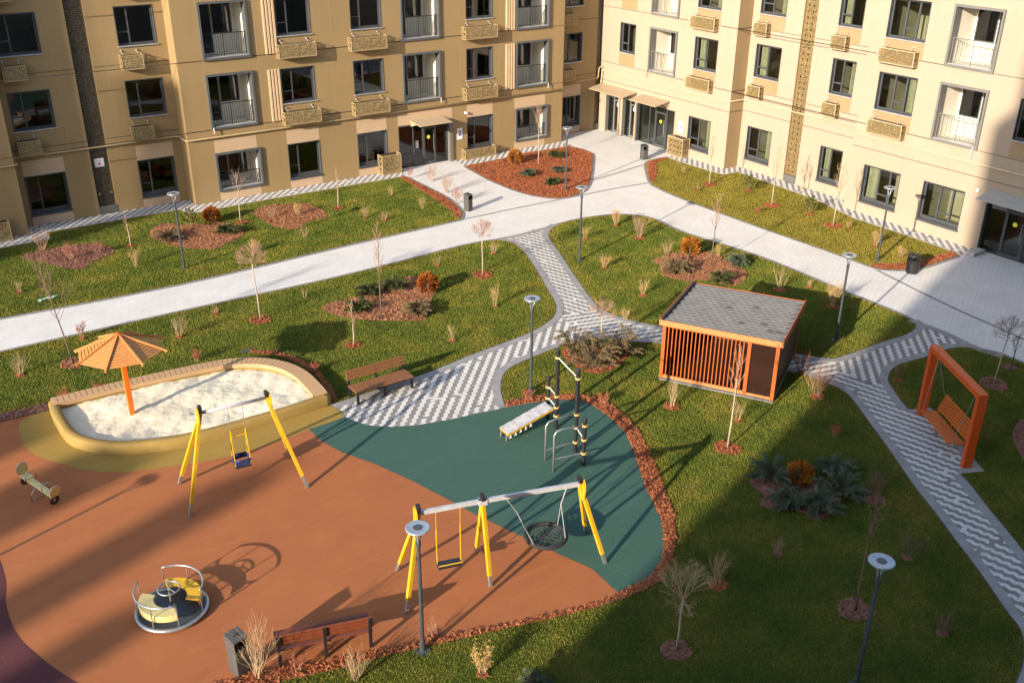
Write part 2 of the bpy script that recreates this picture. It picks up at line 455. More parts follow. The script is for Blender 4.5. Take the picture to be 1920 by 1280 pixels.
def ground_mats():
    # lawn
    m, nt, b = new_mat('lawn_soil'); g = N(nt, 'ShaderNodeNewGeometry').outputs['Position']
    f1 = noise(nt, g, 0.55, 5, 0.6); f2 = noise(nt, g, 9.0, 5, 0.7)
    c = mixc(nt, f2, ramp(nt, f1, [(0.35,(0.055,0.080,0.012)),(0.5,(0.080,0.100,0.015)),(0.66,(0.125,0.118,0.020))]), (0.036,0.050,0.009))
    nt.links.new(c, b.inputs['Base Color']); b.inputs['Roughness'].default_value = 0.95
    b.inputs['Specular IOR Level'].default_value = 0.1
    bump(nt, b, noise(nt, g, 45, 5, 0.8), 1.0, 0.03); MT['lawn'] = m
    m, nt, b = new_mat('grass_blade'); g = N(nt, 'ShaderNodeNewGeometry').outputs['Position']
    f1 = noise(nt, g, 0.55, 6, 0.70); f2 = noise(nt, g, 26.0, 2, 0.7)
    base = ramp(nt, f1, [(0.36,(0.068,0.112,0.015)),(0.5,(0.125,0.156,0.021)),(0.62,(0.230,0.208,0.036))])
    c = mixc(nt, ramp(nt, f2, [(0.35,(0,0,0)),(0.75,(0.4,0.4,0.4))]), base, (0.19,0.175,0.034))
    nt.links.new(c, b.inputs['Base Color']); b.inputs['Roughness'].default_value = 0.7
    b.inputs['Specular IOR Level'].default_value = 0.15; MT['blade'] = m
    # golden lawn by the bright facade
    m, nt, b = new_mat('golden_grass_blade'); g = N(nt, 'ShaderNodeNewGeometry').outputs['Position']
    f1 = noise(nt, g, 0.5, 5, 0.62)
    nt.links.new(ramp(nt, f1, [(0.33,(0.190,0.160,0.026)),(0.68,(0.290,0.225,0.038))]), b.inputs['Base Color'])
    b.inputs['Roughness'].default_value = 0.7; b.inputs['Specular IOR Level'].default_value = 0.15; MT['bladegold'] = m
    # mulch
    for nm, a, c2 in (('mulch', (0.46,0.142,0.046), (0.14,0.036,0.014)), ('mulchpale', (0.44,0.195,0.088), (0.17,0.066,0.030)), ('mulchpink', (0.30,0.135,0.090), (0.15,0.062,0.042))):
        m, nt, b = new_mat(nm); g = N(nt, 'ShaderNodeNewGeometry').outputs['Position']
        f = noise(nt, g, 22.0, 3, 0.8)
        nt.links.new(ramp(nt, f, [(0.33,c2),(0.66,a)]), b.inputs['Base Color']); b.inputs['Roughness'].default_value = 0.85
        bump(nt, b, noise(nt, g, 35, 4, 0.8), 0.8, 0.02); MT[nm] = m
    # white sand
    m, nt, b = new_mat('white_sand'); g = N(nt, 'ShaderNodeNewGeometry').outputs['Position']
    f = noise(nt, g, 5.0, 6, 0.75); f2 = noise(nt, g, 14, 3, 0.6, 1.5)
    c = mixc(nt, ramp(nt, f2, [(0.60,(0,0,0)),(0.70,(0.55,0.55,0.55))]), ramp(nt, f, [(0.3,(0.58,0.52,0.385)),(0.6,(0.66,0.605,0.475))]), (0.38,0.34,0.17))
    nt.links.new(c, b.inputs['Base Color']); b.inputs['Roughness'].default_value = 0.95
    bump(nt, b, noise(nt, g, 12, 6, 0.75, 0.8), 0.6, 0.025); MT['sand'] = m
    # white concrete paving in small blocks
    m, nt, b = new_mat('white_paving'); g = N(nt, 'ShaderNodeNewGeometry').outputs['Position']
    mp = N(nt, 'ShaderNodeMapping'); mp.inputs['Rotation'].default_value = (0,0,math.radians(-28)); nt.links.new(g, mp.inputs['Vector'])
    br = N(nt, 'ShaderNodeTexBrick'); br.inputs['Scale'].default_value = 1.0
    br.inputs['Brick Width'].default_value = 0.4; br.inputs['Row Height'].default_value = 0.2; br.inputs['Mortar Size'].default_value = 0.006
    br.inputs['Color1'].default_value = (0.61,0.60,0.59,1); br.inputs['Color2'].default_value = (0.57,0.56,0.55,1); br.inputs['Mortar'].default_value = (0.43,0.42,0.41,1)
    nt.links.new(mp.outputs['Vector'], br.inputs['Vector'])
    f = noise(nt, g, 0.7, 6, 0.65); f2 = noise(nt, g, 30, 3, 0.7)
    c = mixc(nt, ramp(nt, f, [(0.38,(0,0,0)),(0.68,(0.6,0.6,0.6))]), br.outputs['Color'], (0.48,0.465,0.44))
    c = mixc(nt, ramp(nt, f2, [(0.62,(0,0,0)),(0.8,(0.4,0.4,0.4))]), c, (0.46,0.44,0.41))
    nt.links.new(c, b.inputs['Base Color']); b.inputs['Roughness'].default_value = 0.85
    bump(nt, b, br.outputs['Fac'], -0.3, 0.004); MT['paving'] = m
    # poured rubber, and the purple tone that paints a window reflection
    for nm, a, c2 in (('rub_orange',(0.335,0.118,0.044),(0.295,0.100,0.038)),('rub_teal',(0.044,0.100,0.078),(0.038,0.090,0.070)),('rub_yellow',(0.295,0.190,0.042),(0.260,0.166,0.038)),('rub_reflection',(0.095,0.030,0.032),(0.075,0.022,0.027))):
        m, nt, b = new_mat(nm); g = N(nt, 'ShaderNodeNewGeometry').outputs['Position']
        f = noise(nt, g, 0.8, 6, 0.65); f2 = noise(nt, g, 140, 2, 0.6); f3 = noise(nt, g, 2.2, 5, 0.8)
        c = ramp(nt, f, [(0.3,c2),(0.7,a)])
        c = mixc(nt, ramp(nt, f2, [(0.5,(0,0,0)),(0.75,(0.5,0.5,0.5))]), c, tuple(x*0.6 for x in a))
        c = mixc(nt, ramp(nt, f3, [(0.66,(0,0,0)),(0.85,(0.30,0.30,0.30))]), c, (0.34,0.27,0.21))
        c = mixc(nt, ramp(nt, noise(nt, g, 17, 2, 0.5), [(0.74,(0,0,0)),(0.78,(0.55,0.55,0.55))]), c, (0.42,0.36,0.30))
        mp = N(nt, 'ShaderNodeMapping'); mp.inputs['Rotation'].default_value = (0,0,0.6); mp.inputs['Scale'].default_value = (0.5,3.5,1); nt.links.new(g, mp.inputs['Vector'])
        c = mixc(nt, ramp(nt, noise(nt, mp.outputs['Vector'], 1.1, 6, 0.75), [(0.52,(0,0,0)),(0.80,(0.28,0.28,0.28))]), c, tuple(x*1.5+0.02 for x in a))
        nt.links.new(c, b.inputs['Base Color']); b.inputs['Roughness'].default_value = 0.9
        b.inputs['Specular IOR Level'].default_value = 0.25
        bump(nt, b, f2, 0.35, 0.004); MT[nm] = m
    m, nt, b = new_mat('outer_ground'); g = N(nt, 'ShaderNodeNewGeometry').outputs['Position']
    nt.links.new(ramp(nt, noise(nt, g, 0.2, 5), [(0.3,(0.16,0.15,0.135)),(0.7,(0.22,0.21,0.19))]), b.inputs['Base Color'])
    b.inputs['Roughness'].default_value = 0.9; MT['outer'] = m
ground_mats()

# ------------------------------------------------------------------ ground, paving, lawns
mb = MB(); mb.sheet([(-260,-260),(320,-260),(320,320),(-260,320)], 0.0)
kind(mb.build('ground', MT['outer']), 'structure')
mb = MB(); mb.sheet([(-25,4),(44,4),(44,49.6),(-25,49.6)], 0.004)
kind(mb.build('white_paving', MT['paving']), 'structure')

def ring_of(pieces, n=5):
    out = []
    for t, pts in pieces:
        q = pts if t in 'sw' else smooth_line(pts, n)
        for p_ in q:
            if not out or (abs(out[-1][0]-p_[0]) + abs(out[-1][1]-p_[1])) > 1e-3: out.append(p_)
    return out

PAD_A, PAD_C, PAD_D = (25.89, 15.22), (24.59, 11.84), (23.94, 12.15)
PAD_B = (PAD_A[0]+PAD_C[0]-PAD_D[0], PAD_A[1]+PAD_C[1]-PAD_D[1])

LAWNS = {
 'far_left': [('w', [(3.63, 46.55), (4.91, 46.60), (7.01, 46.62), (7.07, 47.64), (12.66, 47.57), (13.17, 47.54), (13.32, 46.71), (13.86, 46.62), (17.44, 46.73), (21.44, 46.65), (25.12, 46.54)]),
              ('p', [(25.12, 46.54), (25.12, 44.07), (25.06, 41.91), (24.74, 40.36), (24.39, 39.40), (23.83, 38.71)]), ('p', [(23.83, 38.71), (17.50, 38.52), (10.13, 38.16), (3.53, 38.57), (2.28, 38.61)]), ('s', [(2.28, 38.61), (3.63, 46.55)])],
 'middle': [('p', [(1.83, 35.52), (3.00, 35.48), (9.25, 35.44), (15.94, 35.28), (21.83, 35.59), (23.74, 35.41)]),
            ('z', [(23.74, 35.41), (23.93, 35.08), (24.10, 34.70), (23.98, 33.85), (23.57, 32.66), (22.85, 30.92), (22.22, 29.51), (21.73, 28.38), (21.39, 27.80), (20.88, 27.25), (20.28, 26.89), (19.33, 26.57), (18.35, 26.41), (16.40, 26.19), (15.19, 25.98), (13.95, 25.84), (10.93, 25.71)]),
            ('s', [(10.93, 25.71), (11.05, 25.94), (10.97, 28.29), (9.79, 29.55), (3.90, 30.76), (3.65, 30.72), (2.20, 30.84), (1.16, 30.88), (1.83, 35.52)])],
 'island': [('p', [(27.27, 35.55), (28.51, 35.61), (29.73, 35.42), (30.53, 35.17), (31.28, 34.55), (31.66, 33.62), (31.51, 31.43), (31.90, 28.95), (32.12, 26.51), (32.01, 23.08), (31.98, 20.32), (31.89, 19.40)]),
            ('z', [(31.89, 19.40), (31.65, 19.10), (31.25, 18.86), (30.48, 18.74), (29.45, 18.83), (27.82, 18.86), (27.05, 18.90), (26.69, 19.04), (25.98, 19.94), (25.09, 21.37), (24.13, 23.08), (23.58, 24.24), (23.03, 25.40), (22.80, 26.38), (23.00, 27.41), (23.82, 29.46), (24.80, 31.69), (25.75, 33.92), (26.06, 34.52), (26.53, 35.03), (27.27, 35.55)])],
 'centre': [('z', [(15.46, 22.51), (15.90, 23.40), (16.51, 24.22), (17.15, 24.63), (18.03, 24.81), (19.18, 24.94), (20.31, 24.92), (21.02, 24.64), (22.05, 23.68), (22.59, 23.15), (23.23, 22.15), (24.06, 20.40), (24.74, 19.12), (25.00, 18.62), (25.12, 17.97), (25.15, 17.37), (24.97, 16.75), (24.16, 15.45), (23.54, 14.44), (22.77, 13.26), (22.29, 12.53), (21.62, 11.36), (21.08, 10.49), (20.42, 9.39), (19.61, 8.16), (19.35, 7.71), (18.93, 7.36), (18.40, 7.07), (17.72, 6.83), (16.83, 6.55)]),
            ('s', [(16.83, 6.55), (12.66, 8.25), (5.79, 12.93), (2.66, 16.21), (4.68, 15.58), (5.24, 15.45), (6.05, 15.20), (7.18, 14.94), (8.03, 14.70), (9.29, 14.33), (10.51, 13.97), (11.79, 13.63), (12.97, 13.42), (13.73, 13.44), (14.54, 13.88), (15.20, 14.48), (15.86, 15.23), (16.48, 16.32), (17.39, 17.92), (17.88, 18.92), (18.03, 19.35), (18.19, 20.03), (18.25, 20.88), (18.09, 21.49), (17.75, 21.89), (16.53, 22.54), (15.70, 22.77)])],
 'right': [('p', [(32.15, 12.68), (31.98, 14.98), (31.96, 15.91), (31.71, 16.54)]), ('z', [(31.71, 16.54), (31.36, 16.90), (30.80, 17.12), (29.84, 17.15), (28.50, 17.32), (27.88, 17.27), (27.47, 17.10), (27.01, 16.81), (26.66, 16.37), (26.19, 15.73), (25.89, 15.22)]),
           ('s', [PAD_A, PAD_B, PAD_C, PAD_D]), ('z', [(23.94, 12.15), (23.70, 11.69), (23.10, 10.78), (22.62, 9.99), (22.11, 9.19), (21.19, 7.73), (20.38, 6.56)]), ('s', [(20.38, 6.56), (25.46, 7.82), (32.15, 12.68)])],
 'far_right': [('w', [(39.83, 41.56), (39.74, 40.12), (39.90, 37.34), (40.06, 37.12), (41.00, 37.09), (40.92, 34.84), (40.59, 30.92), (40.22, 29.68), (39.86, 28.33), (39.87, 25.40), (39.76, 22.95), (39.58, 22.48)]),
               ('p', [(39.58, 22.48), (37.19, 22.48), (36.13, 22.72), (35.38, 23.29), (35.22, 23.80)]), ('p', [(35.22, 23.80), (35.22, 26.17), (35.09, 30.32), (35.11, 35.23), (35.36, 37.44), (35.61, 38.20), (36.59, 39.55), (38.20, 41.40), (39.83, 41.56)])],
}
BED_ISLAND = [('p', [(28.99, 46.39), (28.85, 45.03), (28.69, 43.30), (28.73, 41.38), (29.00, 39.96), (29.57, 38.99), (30.35, 38.67), (31.49, 38.97), (32.69, 39.89), (33.95, 41.28), (35.98, 43.66), (36.69, 44.59)]), ('w', [(36.69, 44.59), (36.79, 45.68), (36.52, 46.59), (34.93, 46.68), (33.07, 46.83), (31.82, 46.53), (28.99, 46.39)])]

kerb_mb, bord_mb, edge_mb, conc_mb = MB(), MB(), MB(), MB()
LAWN_RINGS = {}
def edge_pieces(pieces, ring):
    sgn = 1 if area2(ring) > 0 else -1
    for t, pts in pieces:
        if t == 'p': ribbon(kerb_mb, smooth_line(pts), 0.0, sgn*0.13, 0.0, 0.036)
        elif t == 'z':
            ribbon(edge_mb, smooth_line(pts), 0.0, sgn*0.035, 0.0, 0.0345)
            ribbon(bord_mb, smooth_line(pts), sgn*0.035, sgn*0.30, 0.0, 0.039)
        elif t == 'w': ribbon(conc_mb, pts, 0.0, sgn*0.13, 0.0, 0.0355)
for nm, pieces in LAWNS.items():
    ring = ring_of(pieces); LAWN_RINGS[nm] = ring
    mb = MB(); mb.sheet(ring, 0.030)
    kind(mb.build('lawn', MT['lawn']), 'structure')
    edge_pieces(pieces, ring)
ring = ring_of(BED_ISLAND); BED_RING = ring
edge_pieces(BED_ISLAND, ring)
kind(kerb_mb.build('kerb', MT['kerb']), 'structure')
kind(conc_mb.build('concrete_edging', MT['concrete']), 'structure')
# grey border strip and dark line of the swing pad
for kz, (a, b_) in enumerate(((PAD_A,PAD_B),(PAD_B,PAD_C),(PAD_C,PAD_D))):
    q = [a, ((a[0]+b_[0])/2, (a[1]+b_[1])/2), b_]
    s_ = -1 if area2([PAD_A,PAD_B,PAD_C,PAD_D]) > 0 else 1
    ribbon(bord_mb, q, 0.0, s_*0.24, 0.0, 0.043+0.003*kz)
ribbon(bord_mb, smooth_line([(23.81, 35.50), (25.24, 35.46), (27.33, 35.65)]), 0.0, 0.22, 0.0, 0.0425)
ribbon(bord_mb, smooth_line([(31.97, 19.46), (32.03, 18.12), (31.85, 16.62), (31.98, 15.77)]), 0.0, 0.30, 0.0, 0.0425)
kind(bord_mb.build('border_paving', MT['border']), 'structure')
kind(edge_mb.build('lawn_edging', MT['edging']), 'structure')
# long grey expansion joints in the white paving
mb = MB()
for q in ([(23.90, 38.76), (25.14, 38.71), (26.90, 38.73), (31.23, 38.59)], [(33.06, 40.35), (35.47, 40.72), (37.70, 41.19)], [(31.23, 38.59), (33.29, 38.57), (35.56, 38.35)], [(35.22, 23.80), (34.62, 21.07), (34.23, 18.90), (34.01, 17.01), (33.66, 14.59)]):
    zj = 0.008 + 0.002*len(mb.f)/10; ribbon(mb, q, -0.06, 0.06, 0.0, zj)
kind(mb.build('paving_joint', MT['kerb']), 'structure')

# ---- zigzag paving
def paver_cells(poly, ang, skip=None, w=0.1475, l=0.125, amp=0.030):
    a = math.radians(ang); u = np.array([math.cos(a), math.sin(a)]); v = np.array([-u[1], u[0]])
    p = np.asarray(poly); pu = p @ u; pv = p @ v
    out = []
    i0, i1 = int(pu.min()/l)-1, int(pu.max()/l)+2; r0, r1 = int(pv.min()/w)-1, int(pv.max()/w)+2
    I, Rr = np.meshgrid(np.arange(i0,i1), np.arange(r0,r1)); I = I.ravel(); Rr = Rr.ravel()
    cen = ((I+0.5)*l)[:,None]*u + ((Rr+0.5)*w)[:,None]*v
    ok = inside(poly, cen)
    g = 0.004
    for i, r, c in zip(I[ok], Rr[ok], cen[ok]):
        za = amp if i % 2 else -amp
        co = []
        for uu, vv in ((i*l+g, r*w+za+g),((i+1)*l-g, r*w-za+g),((i+1)*l-g,(r+1)*w-za-g),(i*l+g,(r+1)*w+za-g)):
            q = uu*u + vv*v; co.append((q[0], q[1]))
        out.append((c[0], c[1], co, (r % 2 == 0) != (random.random() < 0.012)))
    return out

JN = [(21.18, 27.52), (21.95, 26.59), (20.95, 26.44)]   # the left junction
ZIG = [
 ([(23.77, 35.27), (23.93, 35.08), (24.09, 34.72), (23.98, 33.85), (23.57, 32.66), (22.85, 30.92), (22.22, 29.51), (21.73, 28.38), (21.18, 27.52), (21.95, 26.59), (23.00, 27.41), (23.82, 29.46), (24.80, 31.69), (25.75, 33.92), (26.06, 34.52), (26.53, 35.03), (27.33, 35.65), (25.30, 35.55)], -72),
 ([(21.18, 27.52), (20.88, 27.25), (20.28, 26.89), (19.33, 26.57), (18.35, 26.41), (16.40, 26.19), (15.19, 25.98), (13.95, 25.84), (10.93, 25.71), (10.94, 24.75), (11.08, 24.31), (11.28, 23.91), (11.79, 23.44), (12.50, 23.08), (13.48, 22.81), (14.53, 22.62), (15.42, 22.46), (15.90, 23.40), (16.51, 24.22), (17.15, 24.63), (18.03, 24.81), (19.18, 24.94), (20.31, 24.92), (20.95, 26.44)], 46),
 ([(20.95, 26.44), (21.18, 27.52), (21.95, 26.59), (23.00, 27.41), (22.80, 26.38), (23.03, 25.40), (23.58, 24.24), (24.13, 23.08), (25.09, 21.37), (25.98, 19.94), (26.69, 19.04), (26.19, 18.15), (25.12, 17.97), (25.00, 18.62), (24.74, 19.12), (24.06, 20.40), (23.23, 22.15), (22.59, 23.15), (22.05, 23.68), (21.02, 24.64), (20.31, 24.92)], -14),
 ([(31.93, 19.43), (31.65, 19.10), (31.25, 18.86), (30.48, 18.74), (29.45, 18.83), (27.82, 18.86), (27.05, 18.90), (26.69, 19.04), (26.19, 18.15), (26.40, 16.91), (27.12, 16.88), (27.47, 17.10), (27.88, 17.27), (28.50, 17.32), (29.84, 17.15), (30.80, 17.12), (31.36, 16.90), (31.81, 16.60), (32.03, 18.12)], 45),
 ([(25.12, 17.97), (25.15, 17.37), (24.97, 16.75), (24.16, 15.45), (23.54, 14.44), (22.77, 13.26), (22.29, 12.53), (21.62, 11.36), (21.08, 10.49), (20.42, 9.39), (19.61, 8.16), (19.35, 7.71), (18.93, 7.36), (18.32, 6.79), (18.86, 5.87), (20.38, 6.56), (21.19, 7.73), (22.11, 9.19), (22.62, 9.99), (23.10, 10.78), (23.70, 11.69), (23.94, 12.15), (24.59, 11.84), (25.89, 15.22), (26.19, 15.73), (26.66, 16.37), (27.12, 16.88), (26.40, 16.91), (26.19, 18.15)], -77),
]
# swing pad gets its own corner
z4 = ZIG[4][0]; k_ = z4.index(min(z4, key=lambda q: abs(q[0]-PAD_C[0]) + abs(q[1]-PAD_C[1])))
z4.insert(k_+1, PAD_B)
cells = []
for poly, ang in ZIG: cells += paver_cells(poly, ang)
# paved aprons along both facades
APRON_A = [(3.63, 46.55), (4.91, 46.60), (7.01, 46.62), (7.07, 47.64), (12.66, 47.57), (13.17, 47.54), (13.32, 46.71), (13.86, 46.62), (17.44, 46.73), (21.44, 46.65), (25.12, 46.54)] 
APRON_A = APRON_A + [(25.7,47.82),(14.1,47.82),(14.1,48.9),(6.36,48.9),(6.36,47.82),(-2,47.82)]
APRON_A2 = [(29.2,47.82),(36.8,47.82),(36.8,46.9)] + [(36.60, 46.69), (35.00, 46.78), (33.13, 46.92), (31.88, 46.63), (29.05, 46.48)]
APRON_B = [(39.83, 41.56), (39.74, 40.12), (39.90, 37.34), (40.06, 37.12), (41.00, 37.09), (40.92, 34.84), (40.59, 30.92), (40.22, 29.68), (39.86, 28.33), (39.87, 25.40), (39.76, 22.95), (39.58, 22.48)] + [(40.86,22.5),(40.86,29.75),(41.9,29.75),(41.9,38.0),(40.86,38.0),(40.86,42.4)]
for poly in (APRON_A, APRON_A2, APRON_B): cells += paver_cells(poly, 46)

mb = MB()
for poly, ang in ZIG: mb.sheet(poly, 0.014)
for poly in (APRON_A, APRON_A2, APRON_B): mb.sheet(poly, 0.014)
path = kind(mb.build('zigzag_path', MT['pav_g']), 'structure')
TOPZ = 0.027
def in_view(x, y):
    d = Vector((x, y, 0)) - cam.location
    q = cam.matrix_world.to_3x3().transposed() @ d
    if q.z >= 0: return False
    f_ = cam_data.lens/36.0
    return abs(q.x/-q.z*f_) < 0.5 and abs(q.y/-q.z*f_) < 0.5*2/3
vis = [c for c in cells if in_view(c[0], c[1])]
vis.sort(key=lambda c: c[0]**2 + c[1]**2)
near = set(id(c) for c in vis[:300])
rest = {True: MB(), False: MB()}
for c in cells:
    x, y, co, white = c
    if id(c) in near:
        m = MB()
        lo = [(a-x, b-y, 0.0) for a, b in co]; hi = [(a-x, b-y, TOPZ-0.010) for a, b in co]
        m.add(lo+hi, [(4,5,6,7),(0,1,5,4),(1,2,6,5),(2,3,7,6),(3,0,4,7)])
        place(m.mesh('paver', MT['pav_w'] if white else MT['pav_g']), 'paver', path, (x, y, 0.010))
    else:
        dz = random.uniform(-0.0015, 0.0015)
        rest[white].add([(a,b,0.012) for a,b in co]+[(a,b,TOPZ+dz) for a,b in co], [(4,5,6,7),(0,1,5,4),(1,2,6,5),(2,3,7,6),(3,0,4,7)])
kind(rest[True].build('white_paver_field', MT['pav_w'], path), 'stuff')
kind(rest[False].build('grey_paver_field', MT['pav_g'], path), 'stuff')

# ---- poured rubber of the playground
RUB = [(0.80, 30.37), (2.11, 30.32), (3.54, 30.22), (6.18, 26.20), (10.89, 25.63), (10.94, 24.75), (11.08, 24.31), (11.28, 23.91), (11.79, 23.44), (12.50, 23.08), (13.48, 22.81), (14.53, 22.62), (15.43, 22.45), (16.31, 22.23), (17.11, 21.90), (17.66, 21.49), (17.78, 20.95), (17.70, 19.96), (17.53, 19.16), (17.01, 18.17), (16.07, 16.60), (15.50, 15.38), (14.97, 14.64), (14.32, 14.03), (13.61, 13.69), (12.59, 13.68), (11.86, 13.72), (10.18, 14.20), (8.98, 14.60), (8.15, 14.90), (6.98, 15.22), (6.31, 15.42), (5.16, 15.88), (4.41, 16.08), (3.97, 16.19), (3.07, 16.45), (1.29, 16.97), (-0.82, 18.41)]
mb = MB(); mb.sheet(RUB, 0.030); kind(mb.build('orange_rubber', MT['rub_orange']), 'structure')
YEL = [(10.89, 25.63), (11.02, 25.14), (10.94, 24.75), (10.45, 24.70), (9.72, 24.69), (8.83, 24.56), (7.57, 24.48), (6.47, 24.71), (5.22, 25.12), (4.49, 25.38), (3.94, 25.79), (3.50, 26.28), (2.96, 27.08), (2.60, 27.73), (2.43, 28.44), (2.46, 29.36), (2.61, 29.99), (3.00, 30.23), (3.58, 30.24), (6.18, 26.20)]
mb = MB(); mb.sheet(YEL, 0.0345); kind(mb.build('yellow_rubber', MT['rub_yellow']), 'structure')
TEAL = [(10.94, 24.75), (11.08, 24.31), (11.28, 23.91), (11.79, 23.44), (12.50, 23.08), (13.48, 22.81), (14.53, 22.62), (15.43, 22.45), (16.31, 22.23), (17.11, 21.90), (17.66, 21.49), (17.78, 20.95), (17.70, 19.96), (17.53, 19.16), (17.01, 18.17), (16.07, 16.60), (15.50, 15.38), (14.97, 14.64), (14.32, 14.03), (13.61, 13.69), (12.63, 13.73), (12.68, 14.73), (12.33, 15.72), (11.95, 16.92), (11.54, 18.20), (11.30, 19.16), (10.95, 20.48), (10.46, 21.91), (9.98, 22.92), (9.76, 23.80), (9.72, 24.69), (10.45, 24.70)]
mb = MB(); mb.sheet(TEAL, 0.039); kind(mb.build('teal_rubber', MT['rub_teal']), 'structure')
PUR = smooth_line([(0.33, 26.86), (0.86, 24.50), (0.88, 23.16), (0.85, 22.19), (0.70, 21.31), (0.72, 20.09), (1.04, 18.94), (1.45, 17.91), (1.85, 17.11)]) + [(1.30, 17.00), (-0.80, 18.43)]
mb = MB(); mb.sheet(PUR, 0.0345); kind(mb.build('purple_reflection', MT['rub_reflection']), 'structure')  # window reflection over this corner, painted as a purple ground sheet

# ---- mulch
MUL = []   # (name, ring, material, chips per m2)
MUL.append(('bed', BED_RING, 'mulch', 260))
STRIP = [(15.46, 22.51), (15.70, 22.77), (16.53, 22.54), (17.75, 21.89), (18.09, 21.49), (18.25, 20.88), (18.19, 20.03), (18.03, 19.35), (17.88, 18.92), (17.39, 17.92), (16.48, 16.32), (15.86, 15.23), (15.20, 14.48), (14.54, 13.88), (13.73, 13.44), (12.97, 13.42), (11.79, 13.63), (10.51, 13.97), (9.29, 14.33), (8.03, 14.70), (7.18, 14.94), (6.05, 15.20), (5.24, 15.45), (4.68, 15.58), (2.93, 16.03), (3.06, 16.42), (3.97, 16.19), (4.41, 16.08), (5.16, 15.88), (6.31, 15.42), (6.98, 15.22), (8.15, 14.90), (8.98, 14.60), (10.18, 14.20), (11.86, 13.72), (12.59, 13.68), (13.61, 13.69), (14.32, 14.03), (14.97, 14.64), (15.50, 15.38), (16.07, 16.60), (17.01, 18.17), (17.53, 19.16), (17.70, 19.96), (17.78, 20.95), (17.66, 21.49), (17.11, 21.90), (16.31, 22.23), (15.43, 22.45)]
MUL.append(('strip', STRIP, 'mulch', 420))
MUL.append(('corner', [(25.12, 46.54), (25.12, 44.07), (25.06, 41.91), (24.74, 40.36), (24.39, 39.40), (23.83, 38.71), (23.89, 39.15), (24.25, 40.38), (24.45, 42.10), (24.66, 44.38), (24.81, 46.38)], 'mulch', 260))
MUL.append(('corner2', [(39.83, 41.56), (38.20, 41.40), (36.59, 39.55), (35.62, 38.20), (35.87, 38.26), (37.01, 39.27), (38.54, 41.04), (39.65, 41.26)], 'mulch', 260))
MUL.append(('corner3', [(39.58, 22.48), (37.19, 22.48), (36.13, 22.72), (35.38, 23.29), (35.22, 23.80), (35.56, 23.84), (36.46, 23.31), (37.89, 22.97), (39.76, 22.95)], 'mulch', 260))
MUL.append(('sideleft', [(1.16, 30.88), (2.20, 30.84), (3.65, 30.72), (3.58, 30.24), (2.11, 30.32), (1.10, 30.43)], 'mulchpink', 260))
MUL.append(('sandside', [(10.18, 30.56), (10.88, 29.88), (11.26, 28.94), (11.39, 27.92), (11.19, 26.27), (11.03, 25.74), (11.22, 25.78), (11.44, 26.71), (11.59, 28.01), (11.45, 29.16), (11.00, 30.16), (10.26, 30.76)], 'mulch', 260))
def bed(px, mat='mulchpale', dens=230):
    MUL.append(('spot', smooth_line(px, 4, True), mat, dens))
bed([(5.46, 44.87), (6.86, 45.27), (8.56, 44.82), (8.96, 43.34), (8.03, 42.67), (7.08, 42.07), (6.15, 43.65)], 'mulchpink')
bed([(10.84, 44.62), (11.78, 45.87), (12.70, 45.07), (14.47, 44.26), (14.47, 42.47), (13.39, 41.66), (12.56, 41.32), (11.41, 42.57)])
bed([(15.98, 45.06), (16.93, 45.73), (18.61, 45.02), (18.94, 43.50), (18.65, 42.52), (17.67, 42.42), (16.75, 41.75), (16.07, 42.65), (15.93, 44.13)])
bed([(13.94, 32.85), (14.83, 33.00), (15.98, 32.99), (17.56, 33.68), (18.47, 33.48), (18.51, 31.96), (17.73, 31.05), (16.80, 29.74), (16.36, 29.69), (15.26, 30.42), (14.41, 31.22), (14.00, 31.97)])
bed([(27.90, 29.47), (29.09, 29.61), (29.85, 29.34), (30.69, 28.71), (30.49, 27.52), (30.33, 26.37), (29.58, 25.72), (28.60, 25.56), (28.14, 26.61), (27.42, 26.96), (27.11, 27.94), (27.74, 28.83)])
bed([(19.22, 24.59), (20.04, 24.65), (20.75, 24.17), (21.17, 23.64), (21.01, 23.08), (19.90, 22.56), (19.11, 22.72), (18.95, 23.40)], 'mulch')
bed([(18.64, 15.21), (19.18, 15.16), (19.45, 14.66), (20.09, 14.26), (20.37, 13.75), (20.17, 13.27), (19.68, 13.01), (19.05, 12.94), (18.74, 12.98), (18.72, 13.46), (18.24, 13.95), (18.08, 14.30), (18.51, 14.54)], 'mulchpink')
bed([(27.29, 12.61), (28.46, 12.83), (29.23, 12.15), (27.41, 11.15), (26.08, 11.36), (26.37, 11.85)], 'mulchpink')
PITS = []      # (x, y, r) filled by the plants below

# ------------------------------------------------------------------ apartment buildings
def wall_holes(mb, x0, x1, z0, z1, y, holes):
    hs = [h for h in holes if h[1] > x0 and h[0] < x1]
    xs = sorted(set([x0,x1] + [min(max(v,x0),x1) for h in hs for v in h[:2]]))
    zs = sorted(set([z0,z1] + [min(max(v,z0),z1) for h in hs for v in h[2:4]]))
    for i in range(len(xs)-1):
        for j in range(len(zs)-1):
            a,b,c,d = xs[i],xs[i+1],zs[j],zs[j+1]
            mx,mz = (a+b)/2,(c+d)/2
            if any(h[0] < mx < h[1] and h[2] < mz < h[3] for h in hs): continue
            mb.add([(a,y,c),(b,y,c),(b,y,d),(a,y,d)], [(0,1,2,3)])

CACHE = {}
def cached(key, fn):
    if key not in CACHE: CACHE[key] = fn()
    return CACHE[key]

def bars(mb, rects, y0, y1):
    for a,b,c,d in rects: mb.box(a,y0,c,b,y1,d)

